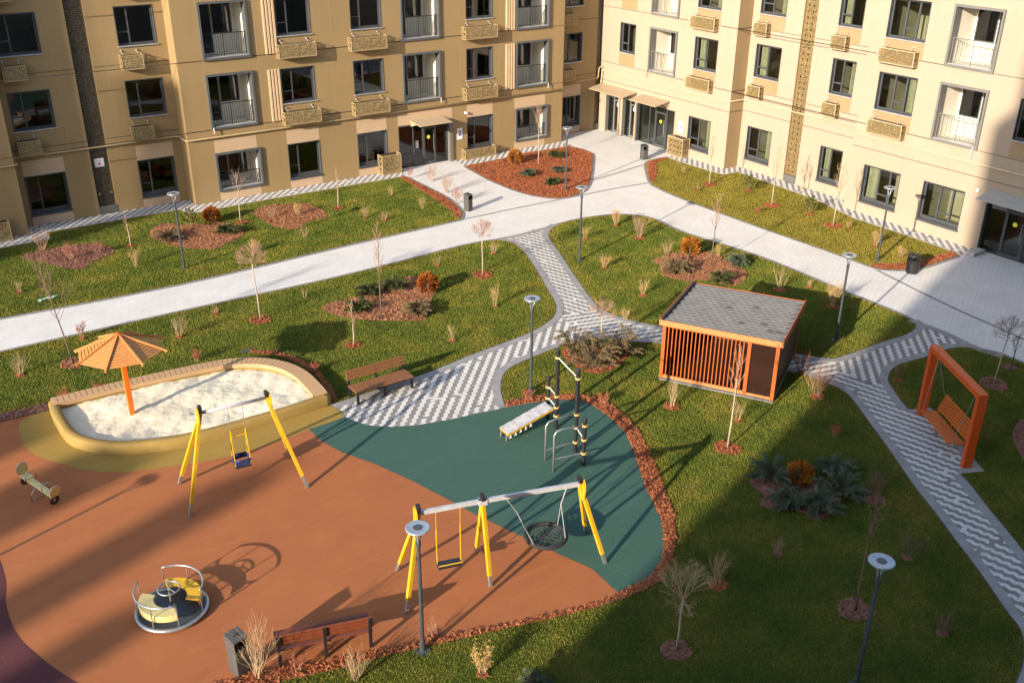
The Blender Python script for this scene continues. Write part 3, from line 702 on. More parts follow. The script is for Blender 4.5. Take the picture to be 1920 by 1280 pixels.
def window(root, x0, x1, z0, z1, y, style='A', low=False, curtain=None, bright=False):
    w, h = round(x1-x0,2), round(z1-z0,2)
    def fr():
        m = MB(); t = 0.03; D = 0.24
        m.box(-0.004,-0.012,0,t,D,h); m.box(w-t,-0.012,0,w+0.004,D,h)
        m.box(t,-0.012,h-t,w-t,D,h+0.004); m.box(t,-0.010,-0.004,w-t,D,t)
        f = 0.07; y0, y1 = 0.15, 0.215
        bars(m, [(t,t+f,t,h-t),(w-t-f,w-t,t,h-t),(t+f,w-t-f,h-t-f,h-t),(t+f,w-t-f,t,t+f*(2.2 if low else 1))], y0, y1)
        b0 = t+f*(2.2 if low else 1)
        if style == 'A':
            q = w*0.33; bars(m, [(q-0.035,q+0.035,b0,h-t-f)], y0-0.01, y1-0.004); bars(m, [(t+f,q-0.035,h*0.34-0.03,h*0.34+0.03)], y0-0.006, y1-0.008)
        elif style == 'B':
            q = w*0.43; bars(m, [(q-0.04,q+0.04,b0,h-t-f)], y0-0.01, y1-0.004); bars(m, [(t+f,q-0.04,h*0.30-0.035,h*0.30+0.035)], y0-0.006, y1-0.008)
        elif style == 'C':
            for q in (w*0.40, w*0.70): bars(m, [(q-0.04,q+0.04,b0,h-t-f)], y0-0.01, y1-0.004)
            bars(m, [(w*0.40+0.04,w*0.70-0.04,h*0.28-0.035,h*0.28+0.035)], y0-0.006, y1-0.008)
        return m.mesh('window', MT['frame'])
    def pane(): return MB().add([(0.03,0.19,0.03),(w-0.03,0.19,0.03),(w-0.03,0.19,h-0.03),(0.03,0.19,h-0.03)],[(0,1,2,3)]).mesh('pane', MT['glassB' if bright else 'glass'])
    def sill():
        m = MB(); m.bevbox(-0.05,-0.07,-0.045,w+0.05,0.14,-0.006,0.004) if not low else m.bevbox(-0.03,-0.05,-0.09,w+0.03,0.14,-0.006,0.006)
        return m.mesh('sill', MT['sill'] if not low else MT['frame'])
    def room():
        m = MB(); a,b,c,d = -0.25,w+0.25,-0.6,h+0.3
        m.add([(a,0.26,c),(b,0.26,c),(b,2.8,c),(a,2.8,c),(a,0.26,d),(b,0.26,d),(b,2.8,d),(a,2.8,d)],[(0,1,2,3),(4,7,6,5),(1,5,6,2),(2,6,7,3),(3,7,4,0)])
        m.add([(a,0.26,c),(0,0.26,c),(0,0.26,d),(a,0.26,d)],[(0,1,2,3)]); m.add([(w,0.26,c),(b,0.26,c),(b,0.26,d),(w,0.26,d)],[(0,1,2,3)])
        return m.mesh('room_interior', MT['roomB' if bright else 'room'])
    def curt(side):
        m = MB(); n = 22; wd = w*0.34
        xs = [0.05 + wd*i/n for i in range(n+1)] if side == 'l' else [w-0.05-wd+wd*i/n for i in range(n+1)]
        V = [(x,0.42+0.035*math.sin(i*1.9),zz) for zz in (-0.2,h+0.1) for i,x in enumerate(xs)]
        m.add(V, [(i,i+1,n+2+i,n+1+i) for i in range(n)])
        return m.mesh('curtain', MT['curtain'])
    k = (w,h,style,low)
    o = place(cached(('win',)+k, fr), 'window', root, (x0,y,z0))
    place(cached(('pane',w,h,bright), pane), 'pane', o)
    place(cached(('sill',w,low), sill), 'sill', o)
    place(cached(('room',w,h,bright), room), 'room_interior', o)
    if curtain: place(cached(('curt',w,h,curtain), lambda: curt(curtain)), 'curtain', o)
    return o

def balcony(root, x0, x1, z0, z1, y, dark=True, railh=1.1, mirror=False):
    w, h = round(x1-x0,2), round(z1-z0,2); t = 0.10; D = 1.5
    def fr():
        m = MB()
        m.box(0,-0.10,0,t,0.35,h); m.box(w-t,-0.10,0,w,0.35,h); m.box(t,-0.10,h-t,w-t,0.35,h); m.box(t,-0.10,0,w-t,0.35,t)
        return m.mesh('balcony', MT['balcA' if dark else 'balc'])
    def ledge(): return MB().bevbox(t,-0.06,t+0.002,w-t,0.30,t+0.03,0.004).mesh('sill', MT['sill'])
    def rec():
        m = MB(); a,b,c,d = t-0.02,w-t+0.02,t-0.02,h-t+0.02
        m.add([(a,0.35,c),(b,0.35,c),(b,D,c),(a,D,c),(a,0.35,d),(b,0.35,d),(b,D,d),(a,D,d)],[(0,1,2,3),(4,7,6,5),(1,5,6,2),(3,7,4,0)])
        hz = (0.95 if h > 2.2 else 0.35)
        wall_holes(m, a, b, c, d, D, [(0.14,1.10,c,h-0.18),(1.14,2.12,hz,h-0.18)] if not mirror else [(w-1.10,w-0.14,c,h-0.18),(w-2.12,w-1.14,hz,h-0.18)])
        return m.mesh('recess', MT['plasterw'])
    def gl():
        m = MB(); hz = (0.95 if h > 2.2 else 0.35)
        for a,b,c,d in ((0.14,1.10,0.08,h-0.18),(1.14,2.12,hz,h-0.18)):
            if mirror: a,b = w-b,w-a
            m.box(a,D-0.02,c,a+0.06,D+0.05,d); m.box(b-0.06,D-0.02,c,b,D+0.05,d); m.box(a+0.06,D-0.02,d-0.06,b-0.06,D+0.05,d); m.box(a+0.06,D-0.02,c,b-0.06,D+0.05,c+0.06)
        return m.mesh('glazing_frame', MT['frame'])
    def gp():
        m = MB(); hz = (0.95 if h > 2.2 else 0.35)
        for a,b,c,d in ((0.14,1.10,0.08,h-0.18),(1.14,2.12,hz,h-0.18)):
            if mirror: a,b = w-b,w-a
            m.add([(a,D+0.02,c),(b,D+0.02,c),(b,D+0.02,d),(a,D+0.02,d)],[(0,1,2,3)])
        return m.mesh('pane', MT['glassdark'])
    def rm():
        m = MB(); a,b,c,d = 0,w,0,h
        m.add([(a,D+0.06,c),(b,D+0.06,c),(b,D+2.6,c),(a,D+2.6,c),(a,D+0.06,d),(b,D+0.06,d),(b,D+2.6,d),(a,D+2.6,d)],[(0,1,2,3),(4,7,6,5),(1,5,6,2),(2,6,7,3),(3,7,4,0)])
        return m.mesh('room_interior', MT['room'])
    def rail():
        m = MB(); zt = t+railh; zb = t+0.10; yy = 0.10
        m.box(t,yy-0.02,zt-0.035,w-t,yy+0.02,zt); m.box(t,yy-0.012,zb,w-t,yy+0.012,zb+0.025)
        n = 19
        for i in range(n+1):
            x = t+0.03 + (w-2*t-0.06)*i/n; r = 0.008 if i % 9 else 0.016
            m.box(x-r,yy-r,t+(0.03 if i % 9 == 0 else 0.125),x+r,yy+r,zt-0.035)
        return m.mesh('railing', MT['black'] if dark else MT['balc'])
    k = (w,h,dark,railh,mirror)
    o = place(cached(('bal',)+k, fr), 'balcony', root, (x0,y,z0))
    place(cached(('bledge',w), ledge), 'sill', o)
    place(cached(('brec',)+k, rec), 'recess', o); place(cached(('bgl',)+k, gl), 'glazing_frame', o)
    place(cached(('bgp',)+k, gp), 'pane', o); place(cached(('brm',)+k, rm), 'room_interior', o)
    place(cached(('brail',)+k, rail), 'railing', o)
    return o

def basket(root, x0, x1, z0, z1, y, mat, metal, depth=0.42, brackets=True, panels=True):
    w, h = round(x1-x0,2), round(z1-z0,2); e = 0.025
    def fr():
        m = MB()
        for x in (0, w-e):
            for yy in (-depth, -e-0.01): m.box(x,yy,0,x+e,yy+e,h)
        for zz in (0, h-e):
            m.box(e,-depth,zz,w-e,-depth+e,zz+e)
            for x in (0, w-e): m.box(x,-depth+e,zz,x+e,-e-0.01,zz+e)
        m.box(e,-depth+e,0.004,w-e,-0.03,0.012)
        return m.mesh('air_conditioner_basket', metal)
    def front(): return MB().box(e,-depth+0.008,e,w-e,-depth+0.012,h-e).mesh('lattice_panel', mat)
    def side(): return MB().box(0.010,-depth+e,e,0.014,-0.035,h-e).mesh('lattice_panel', mat)
    def br():
        m = MB(); m.tube([(0,0.0,0.16),(0,-0.10,0.14),(0,-0.30,0.02)], 0.012, 6); m.lathe([(0.001,-0.03),(0.03,-0.03),(0.03,0.03),(0.001,0.03)], 8, (0,-0.04,0.16))
        return m.mesh('bracket', MT['sill'])
    o = place(cached(('bk',w,h,metal.name,depth), fr), 'air_conditioner_basket', root, (x0,y,z0))
    if panels:
        place(cached(('bkf',w,h,mat.name,depth), front), 'lattice_panel', o)
        sd = cached(('bks',h,mat.name,depth), side)
        place(sd, 'lattice_panel', o); place(sd, 'lattice_panel', o, (w-0.024,0,0))
    place(cached(('bkk',w,h,depth), lambda: MB().box(e,-0.030,e,w-e,-0.022,h-e).mesh('shade_panel', MT['voidB'])), 'shade_panel', o)  # dark panel added to paint the shade inside the basket
    if brackets:
        b_ = cached(('bkb',), br)
        for x in (w*0.12, w*0.82): place(b_, 'bracket', o, (x,0,h))
    return o

def rect_part(root, name, x0, x1, z0, z1, y, mat, proud=0.006, th=0.03):
    return MB().box(x0,y-proud,z0,x1,y+th,z1).build(name, mat, root)

# ---- building A, facade facing the camera's side (local = world axes)
YA, YR, YR2 = 47.83, 48.92, 49.15
TOP = 17.0
A = empty('apartment_building', (0,0,0))
tag(A, 'long ochre apartment block with dark framed balconies and entrance number 2', 'building')
GA = (0.55,2.36); F2 = (4.44,6.16); F3 = (7.73,9.48); F4 = (11.03,12.78)
HA = []
def winA(x0, x1, y, floors='0234', **kw):
    for c in floors:
        z = {'0':GA,'2':F2,'3':F3,'4':F4}[c]
        HA.append((x0,x1,z[0],z[1],y)); window(A, x0, x1, z[0], z[1], y, 'A', low=(c=='0'), **kw)
winA(3.0, 4.8, YA, '234'); 
winA(6.78, 8.57, YR); winA(11.87, 13.64, YR)
winA(19.15, 20.94, YA); winA(23.12, 24.89, YA); winA(30.05, 31.81, YA)
winA(37.92, 39.28, YR2)
def balA(x0, x1, floors):
    for c in floors:
        z = {'0':(0.50,2.45),'2':(3.62,6.25),'3':(6.90,9.55),'4':(10.2,12.85)}[c]
        HA.append((x0,x1,z[0],z[1],YA)); balcony(A, x0, x1, z[0], z[1], YA, True, 0.75 if c == '0' else 1.1)
balA(15.33, 17.69, '0234'); balA(25.99, 28.37, '234'); balA(33.38, 35.74, '0234')
DOOR2 = (25.60,29.06,0.0,2.43)
HA.append((*DOOR2, YA))
for nm, x0, x1, y in (('w', -8.0, 6.36, YA), ('w', 6.36, 9.78, YR), ('w', 10.60, 14.10, YR), ('w', 14.10, 36.86, YA), ('w', 36.86, 40.47, YR2)):
    mb = MB(); wall_holes(mb, x0, x1, 0, TOP, y, [h[:4] for h in HA if abs(h[4]-y) < 0.01])
    if x0 == -8.0: mb.add([(6.36,YA,0),(6.36,YR,0),(6.36,YR,TOP),(6.36,YA,TOP)],[(0,1,2,3)])
    if x0 == 6.36: mb.add([(9.78,YR,0),(9.78,YR+0.5,0),(9.78,YR+0.5,TOP),(9.78,YR,TOP)],[(0,1,2,3)])
    if x0 == 10.60: mb.add([(10.60,YR+0.5,0),(10.60,YR,0),(10.60,YR,TOP),(10.60,YR+0.5,TOP)],[(0,1,2,3)])
    if x0 == 14.10:
        mb.add([(14.10,YR,0),(14.10,YA,0),(14.10,YA,TOP),(14.10,YR,TOP)],[(0,1,2,3)])
        mb.add([(36.86,YA,0),(36.86,YR2,0),(36.86,YR2,TOP),(36.86,YA,TOP)],[(0,1,2,3)])
    mb.build('wall', MT['ochre'], A)
MB().box(-8, YR2+4.2, 0, 62, 66, TOP).build('rear_block', MT['ochre'], A)
MB().box(-8, YA, TOP, 40.8, YR2+4.2, TOP+0.3).build('roof', MT['plinth'], A)
# perforated service strips
for x0, x1, y in ((9.78,10.60,YR+0.12), (40.47,41.06,YR2+0.10)):
    o = MB().box(x0+0.01, y, 0.42, x1-0.01, y+0.006, TOP).build('perforated_screen', MT['latstrip'], A)
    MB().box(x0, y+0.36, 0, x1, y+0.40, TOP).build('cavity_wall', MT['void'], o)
    MB().box(x0-0.02, y-0.14, 0, x1+0.02, y+0.05, 0.40).build('plinth', MT['plinth'], A)
# horizontal joints
for z in (3.61, 6.91, 10.21):
    for x0, x1, y in ((-8,6.36,YA),(6.36,9.78,YR),(10.6,14.1,YR),(14.1,36.86,YA),(36.86,40.47,YR2)):
        cut = sorted([h for h in HA if abs(h[4]-y) < 0.01 and h[2]-0.02 < z < h[3]+0.02])
        segs = []; cur = x0
        for h in cut:
            if h[0]-0.04 > cur: segs.append((cur, h[0]-0.04))
            cur = h[1]+0.04
        segs.append((cur, x1))
        m = MB()
        for a, b in segs:
            if b > a: m.box(a, y-0.004, z-0.016, b, y+0.02, z+0.016)
        m.build('joint', MT['groove'], A)
# vertical sheet seams
m = MB()
for x, y in ((8.95,YR),(11.2,YR),(18.05,YA),(22.0,YA),(29.6,YA),(32.3,YA),(36.3,YA),(2.2,YA)):
    m.box(x-0.004, y-0.002, 2.6, x+0.004, y+0.01, TOP-0.1)
m.build('seam', MT['pipe'], A)
# peach panels round the ground floor openings
for x0, x1, y in ((6.78,8.59,YR),(11.88,13.66,YR),(15.38,17.54,YA),(19.15,20.94,YA),(23.11,24.90,YA),(30.05,31.80,YA),(33.34,35.56,YA),(37.86,39.28,YR2)):
    hz = (0.50,2.45) if x1-x0 > 2 else GA
    rect_part(A, 'facade_panel', x0, x1, hz[1]+0.006, 3.07, y, MT['peach'])
    rect_part(A, 'facade_panel', x0, x1, 0.03, hz[0]-(0.006 if x1-x0 > 2 else 0.10), y, MT['peach'])
rect_part(A, 'facade_panel', 25.60, 29.06, 2.44, 3.07, YA, MT['peach'])
# vertical slat screens
SL = {}
for x0, z0, z1 in ((18.47,6.93,9.47),(18.47,3.63,6.18),(18.47,10.2,12.8),(32.70,6.93,9.47),(32.70,3.63,6.18),(32.70,10.2,12.8)):
    for i in range(4):
        key = round(z1-z0,2)
        me = cached(('slat',key), lambda: MB().bevbox(0,-0.07,0,0.105,0.0,key,0.006).mesh('slat', MT['slatw']))
        place(me, 'slat', A, (x0+i*0.165, YA, z0))
# air conditioner baskets
for x0, x1, y in ((6.75,7.71,YR),(11.80,12.80,YR),(37.60,38.53,YR2)):
    for z in (3.40, 6.70, 10.0): basket(A, x0, x1, z, z+0.66, y, MT['latA'], MT['pipe'])
for x0, x1 in ((18.99,20.98),(22.90,24.96),(29.78,31.88)):
    for z in (3.40, 6.70, 10.0): basket(A, x0, x1, z, z+0.67, YA, MT['latA'], MT['pipe'])
basket(A, 24.25, 25.42, 0.03, 1.10, YA, MT['latA'], MT['pipe'], 0.55, False)
basket(A, 29.65, 31.75, 0.03, 0.62, YA, MT['latA'], MT['pipe'], 0.42, False)
basket(A, 3.9, 5.6, 0.03, 0.9, YA, MT['latA'], MT['pipe'], 0.42, False)
# gas pipe
m = MB()
zp = 3.27
m.tube([(-8,YA-0.12,zp),(6.40,YA-0.12,zp),(6.46,YA-0.06,zp),(6.48,YR-0.2,zp),(6.58,YR-0.12,zp+0.03),(13.8,YR-0.12,zp+0.03),(13.98,YR-0.2,zp+0.02),(14.0,YA-0.06,zp),(14.12,YA-0.12,zp),(37.0,YA-0.12,zp-0.02)], 0.035, 8)
m.tube([(37.0,YR2-0.12,zp-0.04),(40.45,YR2-0.12,zp),(40.58,YR2-0.12,zp+0.06),(40.62,YR2-0.12,zp+0.6),(40.70,YR2-0.14,zp+0.70),(40.78,YR2-0.3,zp+0.68)], 0.035, 8)
m.build('gas_pipe', MT['pipe'], A, smooth=True)
m = MB()
for x in (1,3.5,7.4,10.2,12.9,14.9,18.2,21.6,25.2,28.9,32.4,35.8):
    yy = YR if 6.4 < x < 14 else YA
    m.box(x-0.015, yy-0.13, zp-0.02, x+0.015, yy, zp+0.02)
m.build('pipe_bracket', MT['pipe'], A)
for x in (15.42, 28.30, 35.68):
    MB().tube([(x,YA-0.02,3.72),(x,YA-0.13,3.70),(x,YA-0.14,3.45)], 0.02, 6).build('drain_spout', MT['ironw'], A)
# main entrance of building A
def entrance(root, x0, x1, z1, y, panels, doors, mat_frame, name='entrance', sticker=None, room_d=3.0):
    """panels: list of x breaks of the glazing; doors: indices of the panels that open."""
    m = MB(); d0, d1 = 0.18, 0.26; f = 0.06
    m.box(x0,-0.0+y+0.0,0,x0+0.05,y+0.30,z1); m.box(x1-0.05,y,0,x1,y+0.30,z1); m.box(x0+0.05,y,z1-0.06,x1-0.05,y+0.30,z1)
    for x in panels[1:-1]: m.box(x-f/2,y+d0,0.02,x+f/2,y+d1,z1-0.06)
    m.box(x0+0.05,y+d0+0.004,0.0,x1-0.05,y+d1-0.004,0.07)
    e = m.build(name, mat_frame, root)
    for i in range(len(panels)-1):
        a, b = panels[i]+f/2, panels[i+1]-f/2
        MB().add([(a,y+0.22,0.07),(b,y+0.22,0.07),(b,y+0.22,z1-0.06),(a,y+0.22,z1-0.06)],[(0,1,2,3)]).build('pane', MT['glass'], e)
        if i in doors:
            dm = MB(); bars(dm, [(a,a+0.09,0.072,2.12),(b-0.09,b,0.072,2.12),(a+0.09,b-0.09,2.03,2.12),(a+0.09,b-0.09,0.072,0.20)], y+d0-0.03, y+d0+0.02)
            dm.build('door', mat_frame, e)
            MB().tube([(b-0.14,y+d0-0.06,0.75),(b-0.14,y+d0-0.06,1.7)],0.014,6).build('handle', MT['steel'], e)
            if sticker is not None and i == sticker:
                xc = a+(b-a)*0.45
                MB().lathe([(0.001,0),(0.105,0),(0.105,0.004),(0.001,0.004)],20).build('round_sticker', MT['stick'], e, (xc,y+0.21,1.55)).rotation_euler = (math.radians(90),0,0)
    m = MB(); a,b,d = x0,x1,z1
    m.add([(a,y+0.31,0),(b,y+0.31,0),(b,y+room_d,0),(a,y+room_d,0),(a,y+0.31,d),(b,y+0.31,d),(b,y+room_d,d),(a,y+room_d,d)],[(0,1,2,3),(4,7,6,5),(1,5,6,2),(2,6,7,3),(3,7,4,0)])
    m.build('lobby_interior', MT['room'], e)
    return e
def canopy(root, x0, x1, y, z, out=1.05, mat='canopyB', skew=0.10):
    m = MB()
    V = [(x0,y,z+0.10),(x1,y,z+0.10),(x1+skew,y-out,z-0.06),(x0+skew,y-out,z-0.06)]
    V += [(a,b,c-0.035) for a,b,c in V]
    m.add(V, [(3,2,1,0),(4,5,6,7),(0,1,5,4),(1,2,6,5),(2,3,7,6),(3,0,4,7)])
    for x in (x0+0.1, x1-0.1): m.add([(x-0.01,y,z+0.05),(x+0.01,y,z+0.05),(x+0.01,y,z-0.28),(x-0.01,y,z-0.28),(x-0.01,y-0.7,z-0.04),(x+0.01,y-0.7,z-0.04)],[(0,1,2,3),(0,3,4),(1,5,2),(3,2,5,4),(0,4,5,1)])
    return m.build('door_canopy', MT[mat], root)
entrance(A, 25.60, 29.06, 2.43, YA, [25.60,26.62,27.22,28.06,28.80,29.06], (2,), MT['dgrey'], sticker=2)
MB().box(28.84,YA-0.08,0,29.06,YA+0.16,2.43).build('door_pillar', MT['balc'], A)
MB().box(26.75,YA+0.10,1.05,26.90,YA+0.17,1.45).build('intercom', MT['steel'], A)
canopy(A, 26.30, 28.35, YA, 2.60)

# ---- building B, facade at right angles (local x = -world y, local y = world x)
B = empty('apartment_building', (0,0,0), math.radians(-90))
tag(B, 'sunlit cream apartment block with gold pierced baskets and entrance number 3', 'building')
XB, XR = 40.87, 41.92
HB = []
GB = (0.64,2.43); B2 = (5.12,6.84); B3 = (8.40,10.12); B4 = (11.7,13.4)
def winB(ya, yb, y, floors='0234', style='B', cur='  l '):
    for i, c in enumerate(floors):
        z = {'0':GB,'2':B2,'3':B3,'4':B4}[c]
        HB.append((-ya,-yb,z[0],z[1],y)); window(B, -ya, -yb, z[0], z[1], y, style, low=(c=='0'), curtain='lr'[(i+int(ya)) % 2] if (i+int(ya)) % 5 else None, bright=True)
winB(47.46, 46.05, XB, '24'); winB(41.07, 39.30, XB); winB(37.50, 35.74, XR); winB(32.44, 31.02, XR)
winB(28.91, 26.86, XB, '0234', 'C'); winB(25.62, 23.52, XB, '0', 'C'); winB(21.97, 19.9, XB, '23', 'C')
def balB(ya, yb, floors):
    for c in floors:
        z = {'2':(4.33,6.90),'3':(7.60,10.18),'4':(10.9,13.4)}[c]
        HB.append((-ya,-yb,z[0],z[1],XB)); balcony(B, -ya, -yb, z[0], z[1], XB, False, 1.1, True)
balB(44.76, 42.46, '234'); balB(25.69, 23.38, '234')
DB = [(-48.52,-47.22,0.0,2.36),(-46.92,-45.66,0.0,2.40),(-45.56,-42.22,0.0,2.45),(-22.46,-18.6,0.0,2.30)]
for d in DB: HB.append((*d, XB))
for x0, x1, y in ((-49.15,-38.0,XB),(-38.0,-34.62,XR),(-33.76,-29.75,XR),(-29.75,-8.0,XB)):
    mb = MB(); wall_holes(mb, x0, x1, 0, TOP, y, [h[:4] for h in HB if abs(h[4]-y) < 0.01])
    mb.build('wall', MT['cream'], B)
MB().add([(-38.0,XB,0),(-38.0,XR,0),(-38.0,XR,TOP),(-38.0,XB,TOP)],[(0,1,2,3)]).build('wall_return', MT['buff'], B)
MB().add([(-29.75,XR,0),(-29.75,XB,0),(-29.75,XB,TOP),(-29.75,XR,TOP)],[(0,1,2,3)]).build('wall_return', MT['cream'], B)
MB().add([(-34.62,XR,0),(-34.62,XR+0.5,0),(-34.62,XR+0.5,TOP),(-34.62,XR,TOP)],[(0,1,2,3)]).build('wall_return', MT['buff'], B)
MB().add([(-33.76,XR+0.5,0),(-33.76,XR,0),(-33.76,XR,TOP),(-33.76,XR+0.5,TOP)],[(0,1,2,3)]).build('wall_return', MT['cream'], B)
MB().box(-53.3, XR+4.2, 0, -8, 60, TOP).build('rear_block', MT['cream'], B)
MB().box(-49.15, XB, TOP, -8, XR+4.2, TOP+0.3).build('roof', MT['plinth'], B)
o = MB().box(-34.61, XR+0.10, 0.42, -33.77, XR+0.106, TOP).build('perforated_screen', MT['latB'], B)
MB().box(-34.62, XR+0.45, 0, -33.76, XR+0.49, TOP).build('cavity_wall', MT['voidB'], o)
MB().box(-34.60, XR-0.02, 0, -33.78, XR+0.15, 0.40).build('plinth', MT['plinth'], B)
for z in (3.204, 4.325, 7.61, 10.9):
    for x0, x1, y in ((-49.15,-38.0,XB),(-38.0,-34.62,XR),(-33.76,-29.75,XR),(-29.75,-8.0,XB)):
        cut = sorted([h for h in HB if abs(h[4]-y) < 0.01 and h[2]-0.02 < z < h[3]+0.02])
        cur = x0; m = MB()
        for h in cut + [(x1+0.04,x1+0.1,0,0,0)]:
            if h[0]-0.04 > cur: m.box(cur, y-0.004, z-0.014, h[0]-0.04, y+0.02, z+0.014)
            cur = h[1]+0.04
        m.build('joint', MT['groove'], B)
    MB().box(-38.004, XB+0.01, z-0.014, -37.98, XR, z+0.014).build('joint', MT['groove'], B)
for ya, yb, y in ((47.46,46.05,XB),(41.07,39.30,XB),(37.50,35.74,XR),(32.44,31.02,XR),(28.91,26.86,XB),(21.97,19.9,XB)):
    for z0, z1 in ((4.36,5.065),(7.645,8.345)):
        rect_part(B, 'facade_panel', -ya, -yb, z0, z1, y, MT['buff'])
for ya, yb, y in ((41.20,39.34,XB),(28.88,26.98,XB)):
    for z in (4.06, 7.33): basket(B, -ya, -yb, z, z+0.66, y, MT['latB'], MT['latB'] if False else MT['pipeB'])
for ya, yb, y in ((37.55,36.60,XR),(32.47,31.56,XR)):
    for z in (4.06, 7.33): basket(B, -ya, -yb, z, z+0.66, y, MT['latB'], MT['pipeB'])
basket(B, -42.05, -40.80, 0.06, 1.16, XB, MT['latB'], MT['pipeB'], 0.6, False)
m = MB(); zq = 3.80
m.tube([(-49.0,XB-0.13,2.95),(-48.9,XB-0.13,3.05),(-48.85,XB-0.13,zq-0.1),(-48.75,XB-0.13,zq),(-38.06,XB-0.12,zq),(-37.96,XB-0.06,zq),(-37.93,XR-0.2,zq),(-37.85,XR-0.12,zq),(-29.9,XR-0.12,zq),(-29.84,XR-0.2,zq),(-29.8,XB-0.06,zq),(-29.7,XB-0.12,zq),(-8,XB-0.12,zq)], 0.032, 8)
m.build('gas_pipe', MT['pipeB'], B, smooth=True)
m = MB()
for x, y in ((-46,XB),(-43,XB),(-39.5,XB),(-36.5,XR),(-32,XR),(-28,XB),(-26.3,XB),(-22.5,XB),(-20.5,XB)): m.box(x-0.012,y-0.12,zq-0.02,x+0.012,y,zq+0.02)
m.build('pipe_bracket', MT['pipeB'], B)
MB().tube([(-23.55,XB-0.02,4.42),(-23.55,XB-0.13,4.40),(-23.57,XB-0.14,3.95)], 0.02, 6).build('drain_spout', MT['ironw'], B)
MB().tube([(-44.72,XB-0.02,4.42),(-44.72,XB-0.12,4.40),(-44.72,XB-0.13,4.02)], 0.015, 6).build('drain_spout', MT['dgrey'], B)
entrance(B, -48.52, -47.22, 2.36, XB, [-48.52,-47.92,-47.22], (1,), MT['balc'])
entrance(B, -46.92, -45.66, 2.40, XB, [-46.92,-46.36,-45.66], (1,), MT['balc'])
entrance(B, -45.56, -42.22, 2.45, XB, [-45.56,-44.55,-44.05,-43.05,-42.22], (2,), MT['dgrey'], sticker=2)
entrance(B, -22.46, -18.6, 2.30, XB, [-22.46,-21.55,-20.55,-19.6,-18.6], (1,), MT['dgrey'], sticker=1)
for x in (-47.20, -45.64): MB().box(x-0.0,XB-0.10,0,x+0.10,XB+0.12,2.38).build('door_pillar', MT['cream'], B)
for x, z in ((-47.55,1.72),(-46.0,1.72)):
    MB().box(x-0.10,XB+0.205,z-0.02,x+0.10,XB+0.212,z+0.12).add([(x-0.15,XB+0.206,z+0.10),(x+0.15,XB+0.206,z+0.10),(x,XB+0.206,z+0.28)],[(0,1,2)]).build('house_sticker', MT['signw'], B)
canopy(B, -48.95, -45.60, XB, 2.86, 1.25)
canopy(B, -45.05, -42.70, XB, 2.86, 1.25)
canopy(B, -22.40, -18.9, XB, 2.74, 1.25, 'canopyG')
MB().box(-22.98,XB-0.14,2.60,-22.86,XB,2.74).build('wall_lamp', MT['ironw'], B)
MB().box(29.88,YA-0.16,2.60,30.0,YA,2.72).build('wall_lamp', MT['ironw'], A)
MB().box(-22.40,XB-0.05,0.030,-22.0,XB-0.9,0.18).build('door_step', MT['concrete'], B)

# ---- signs (things of their own)
def text_mesh(txt, size, mat, name):
    cu = bpy.data.curves.new(name, 'FONT'); cu.body = txt; cu.size = size; cu.align_x = 'CENTER'; cu.align_y = 'CENTER'; cu.extrude = 0.002; cu.offset = 0.012
    ob = bpy.data.objects.new(name, cu); COL.objects.link(ob)
    me = bpy.data.meshes.new_from_object(ob.evaluated_get(bpy.context.evaluated_depsgraph_get()))
    bpy.data.objects.remove(ob); bpy.data.curves.remove(cu)
    me.materials.clear(); me.materials.append(mat)
    return me
def number_sign(n, loc, rz, label):
    s = MB().bevbox(-0.175,-0.02,-0.325,0.175,0.0,0.325,0.004).build('number_sign', MT['signw'], None, loc, rz)
    tag(s, label, 'sign')
    o = place(text_mesh(n, 0.42, MT['signblue'], 'number'), 'number', s, (0,-0.023,0.02)); o.rotation_euler = (math.radians(90),0,0)
    return s
number_sign('2', (29.54,YA-0.004,1.51), 0.0, 'white plate with a blue 2 beside the ochre block entrance')
number_sign('3', (XB-0.004,41.66,1.60), math.radians(-90), 'white plate with a blue 3 on the cream facade')
s = MB().bevbox(-0.22,-0.012,-0.20,0.22,0.0,0.20,0.003).build('arrow_sign', MT['signw'], None, (10.16,YR+0.112,2.51))
tag(s, 'white plate with red downward arrow on dark perforated strip', 'sign')
MB().add([(-0.03,-0.016,0.04),(0.03,-0.016,0.04),(0.03,-0.016,-0.06),(-0.03,-0.016,-0.06)],[(0,3,2,1)]).add([(-0.075,-0.016,-0.06),(0.075,-0.016,-0.06),(0,-0.016,-0.145)],[(0,2,1)]).build('arrow', MT['signred'], s)
MB().add([(-0.14,-0.016,0.10),(0.14,-0.016,0.10),(0.14,-0.016,0.115),(-0.14,-0.016,0.115)],[(0,1,2,3)]).build('red_line', MT['signred'], s)
o = MB().tube([(-0.02,0,0),(-0.02,-0.12,0.0)],0.05,10).tube([(0.55,0,0),(0.55,-0.12,0.0)],0.05,10).build('fire_inlet', MT['steel'], None, (9.93,YR+0.12,1.02))
tag(o, 'pair of round metal hose inlets low on the perforated strip', 'hose inlet')

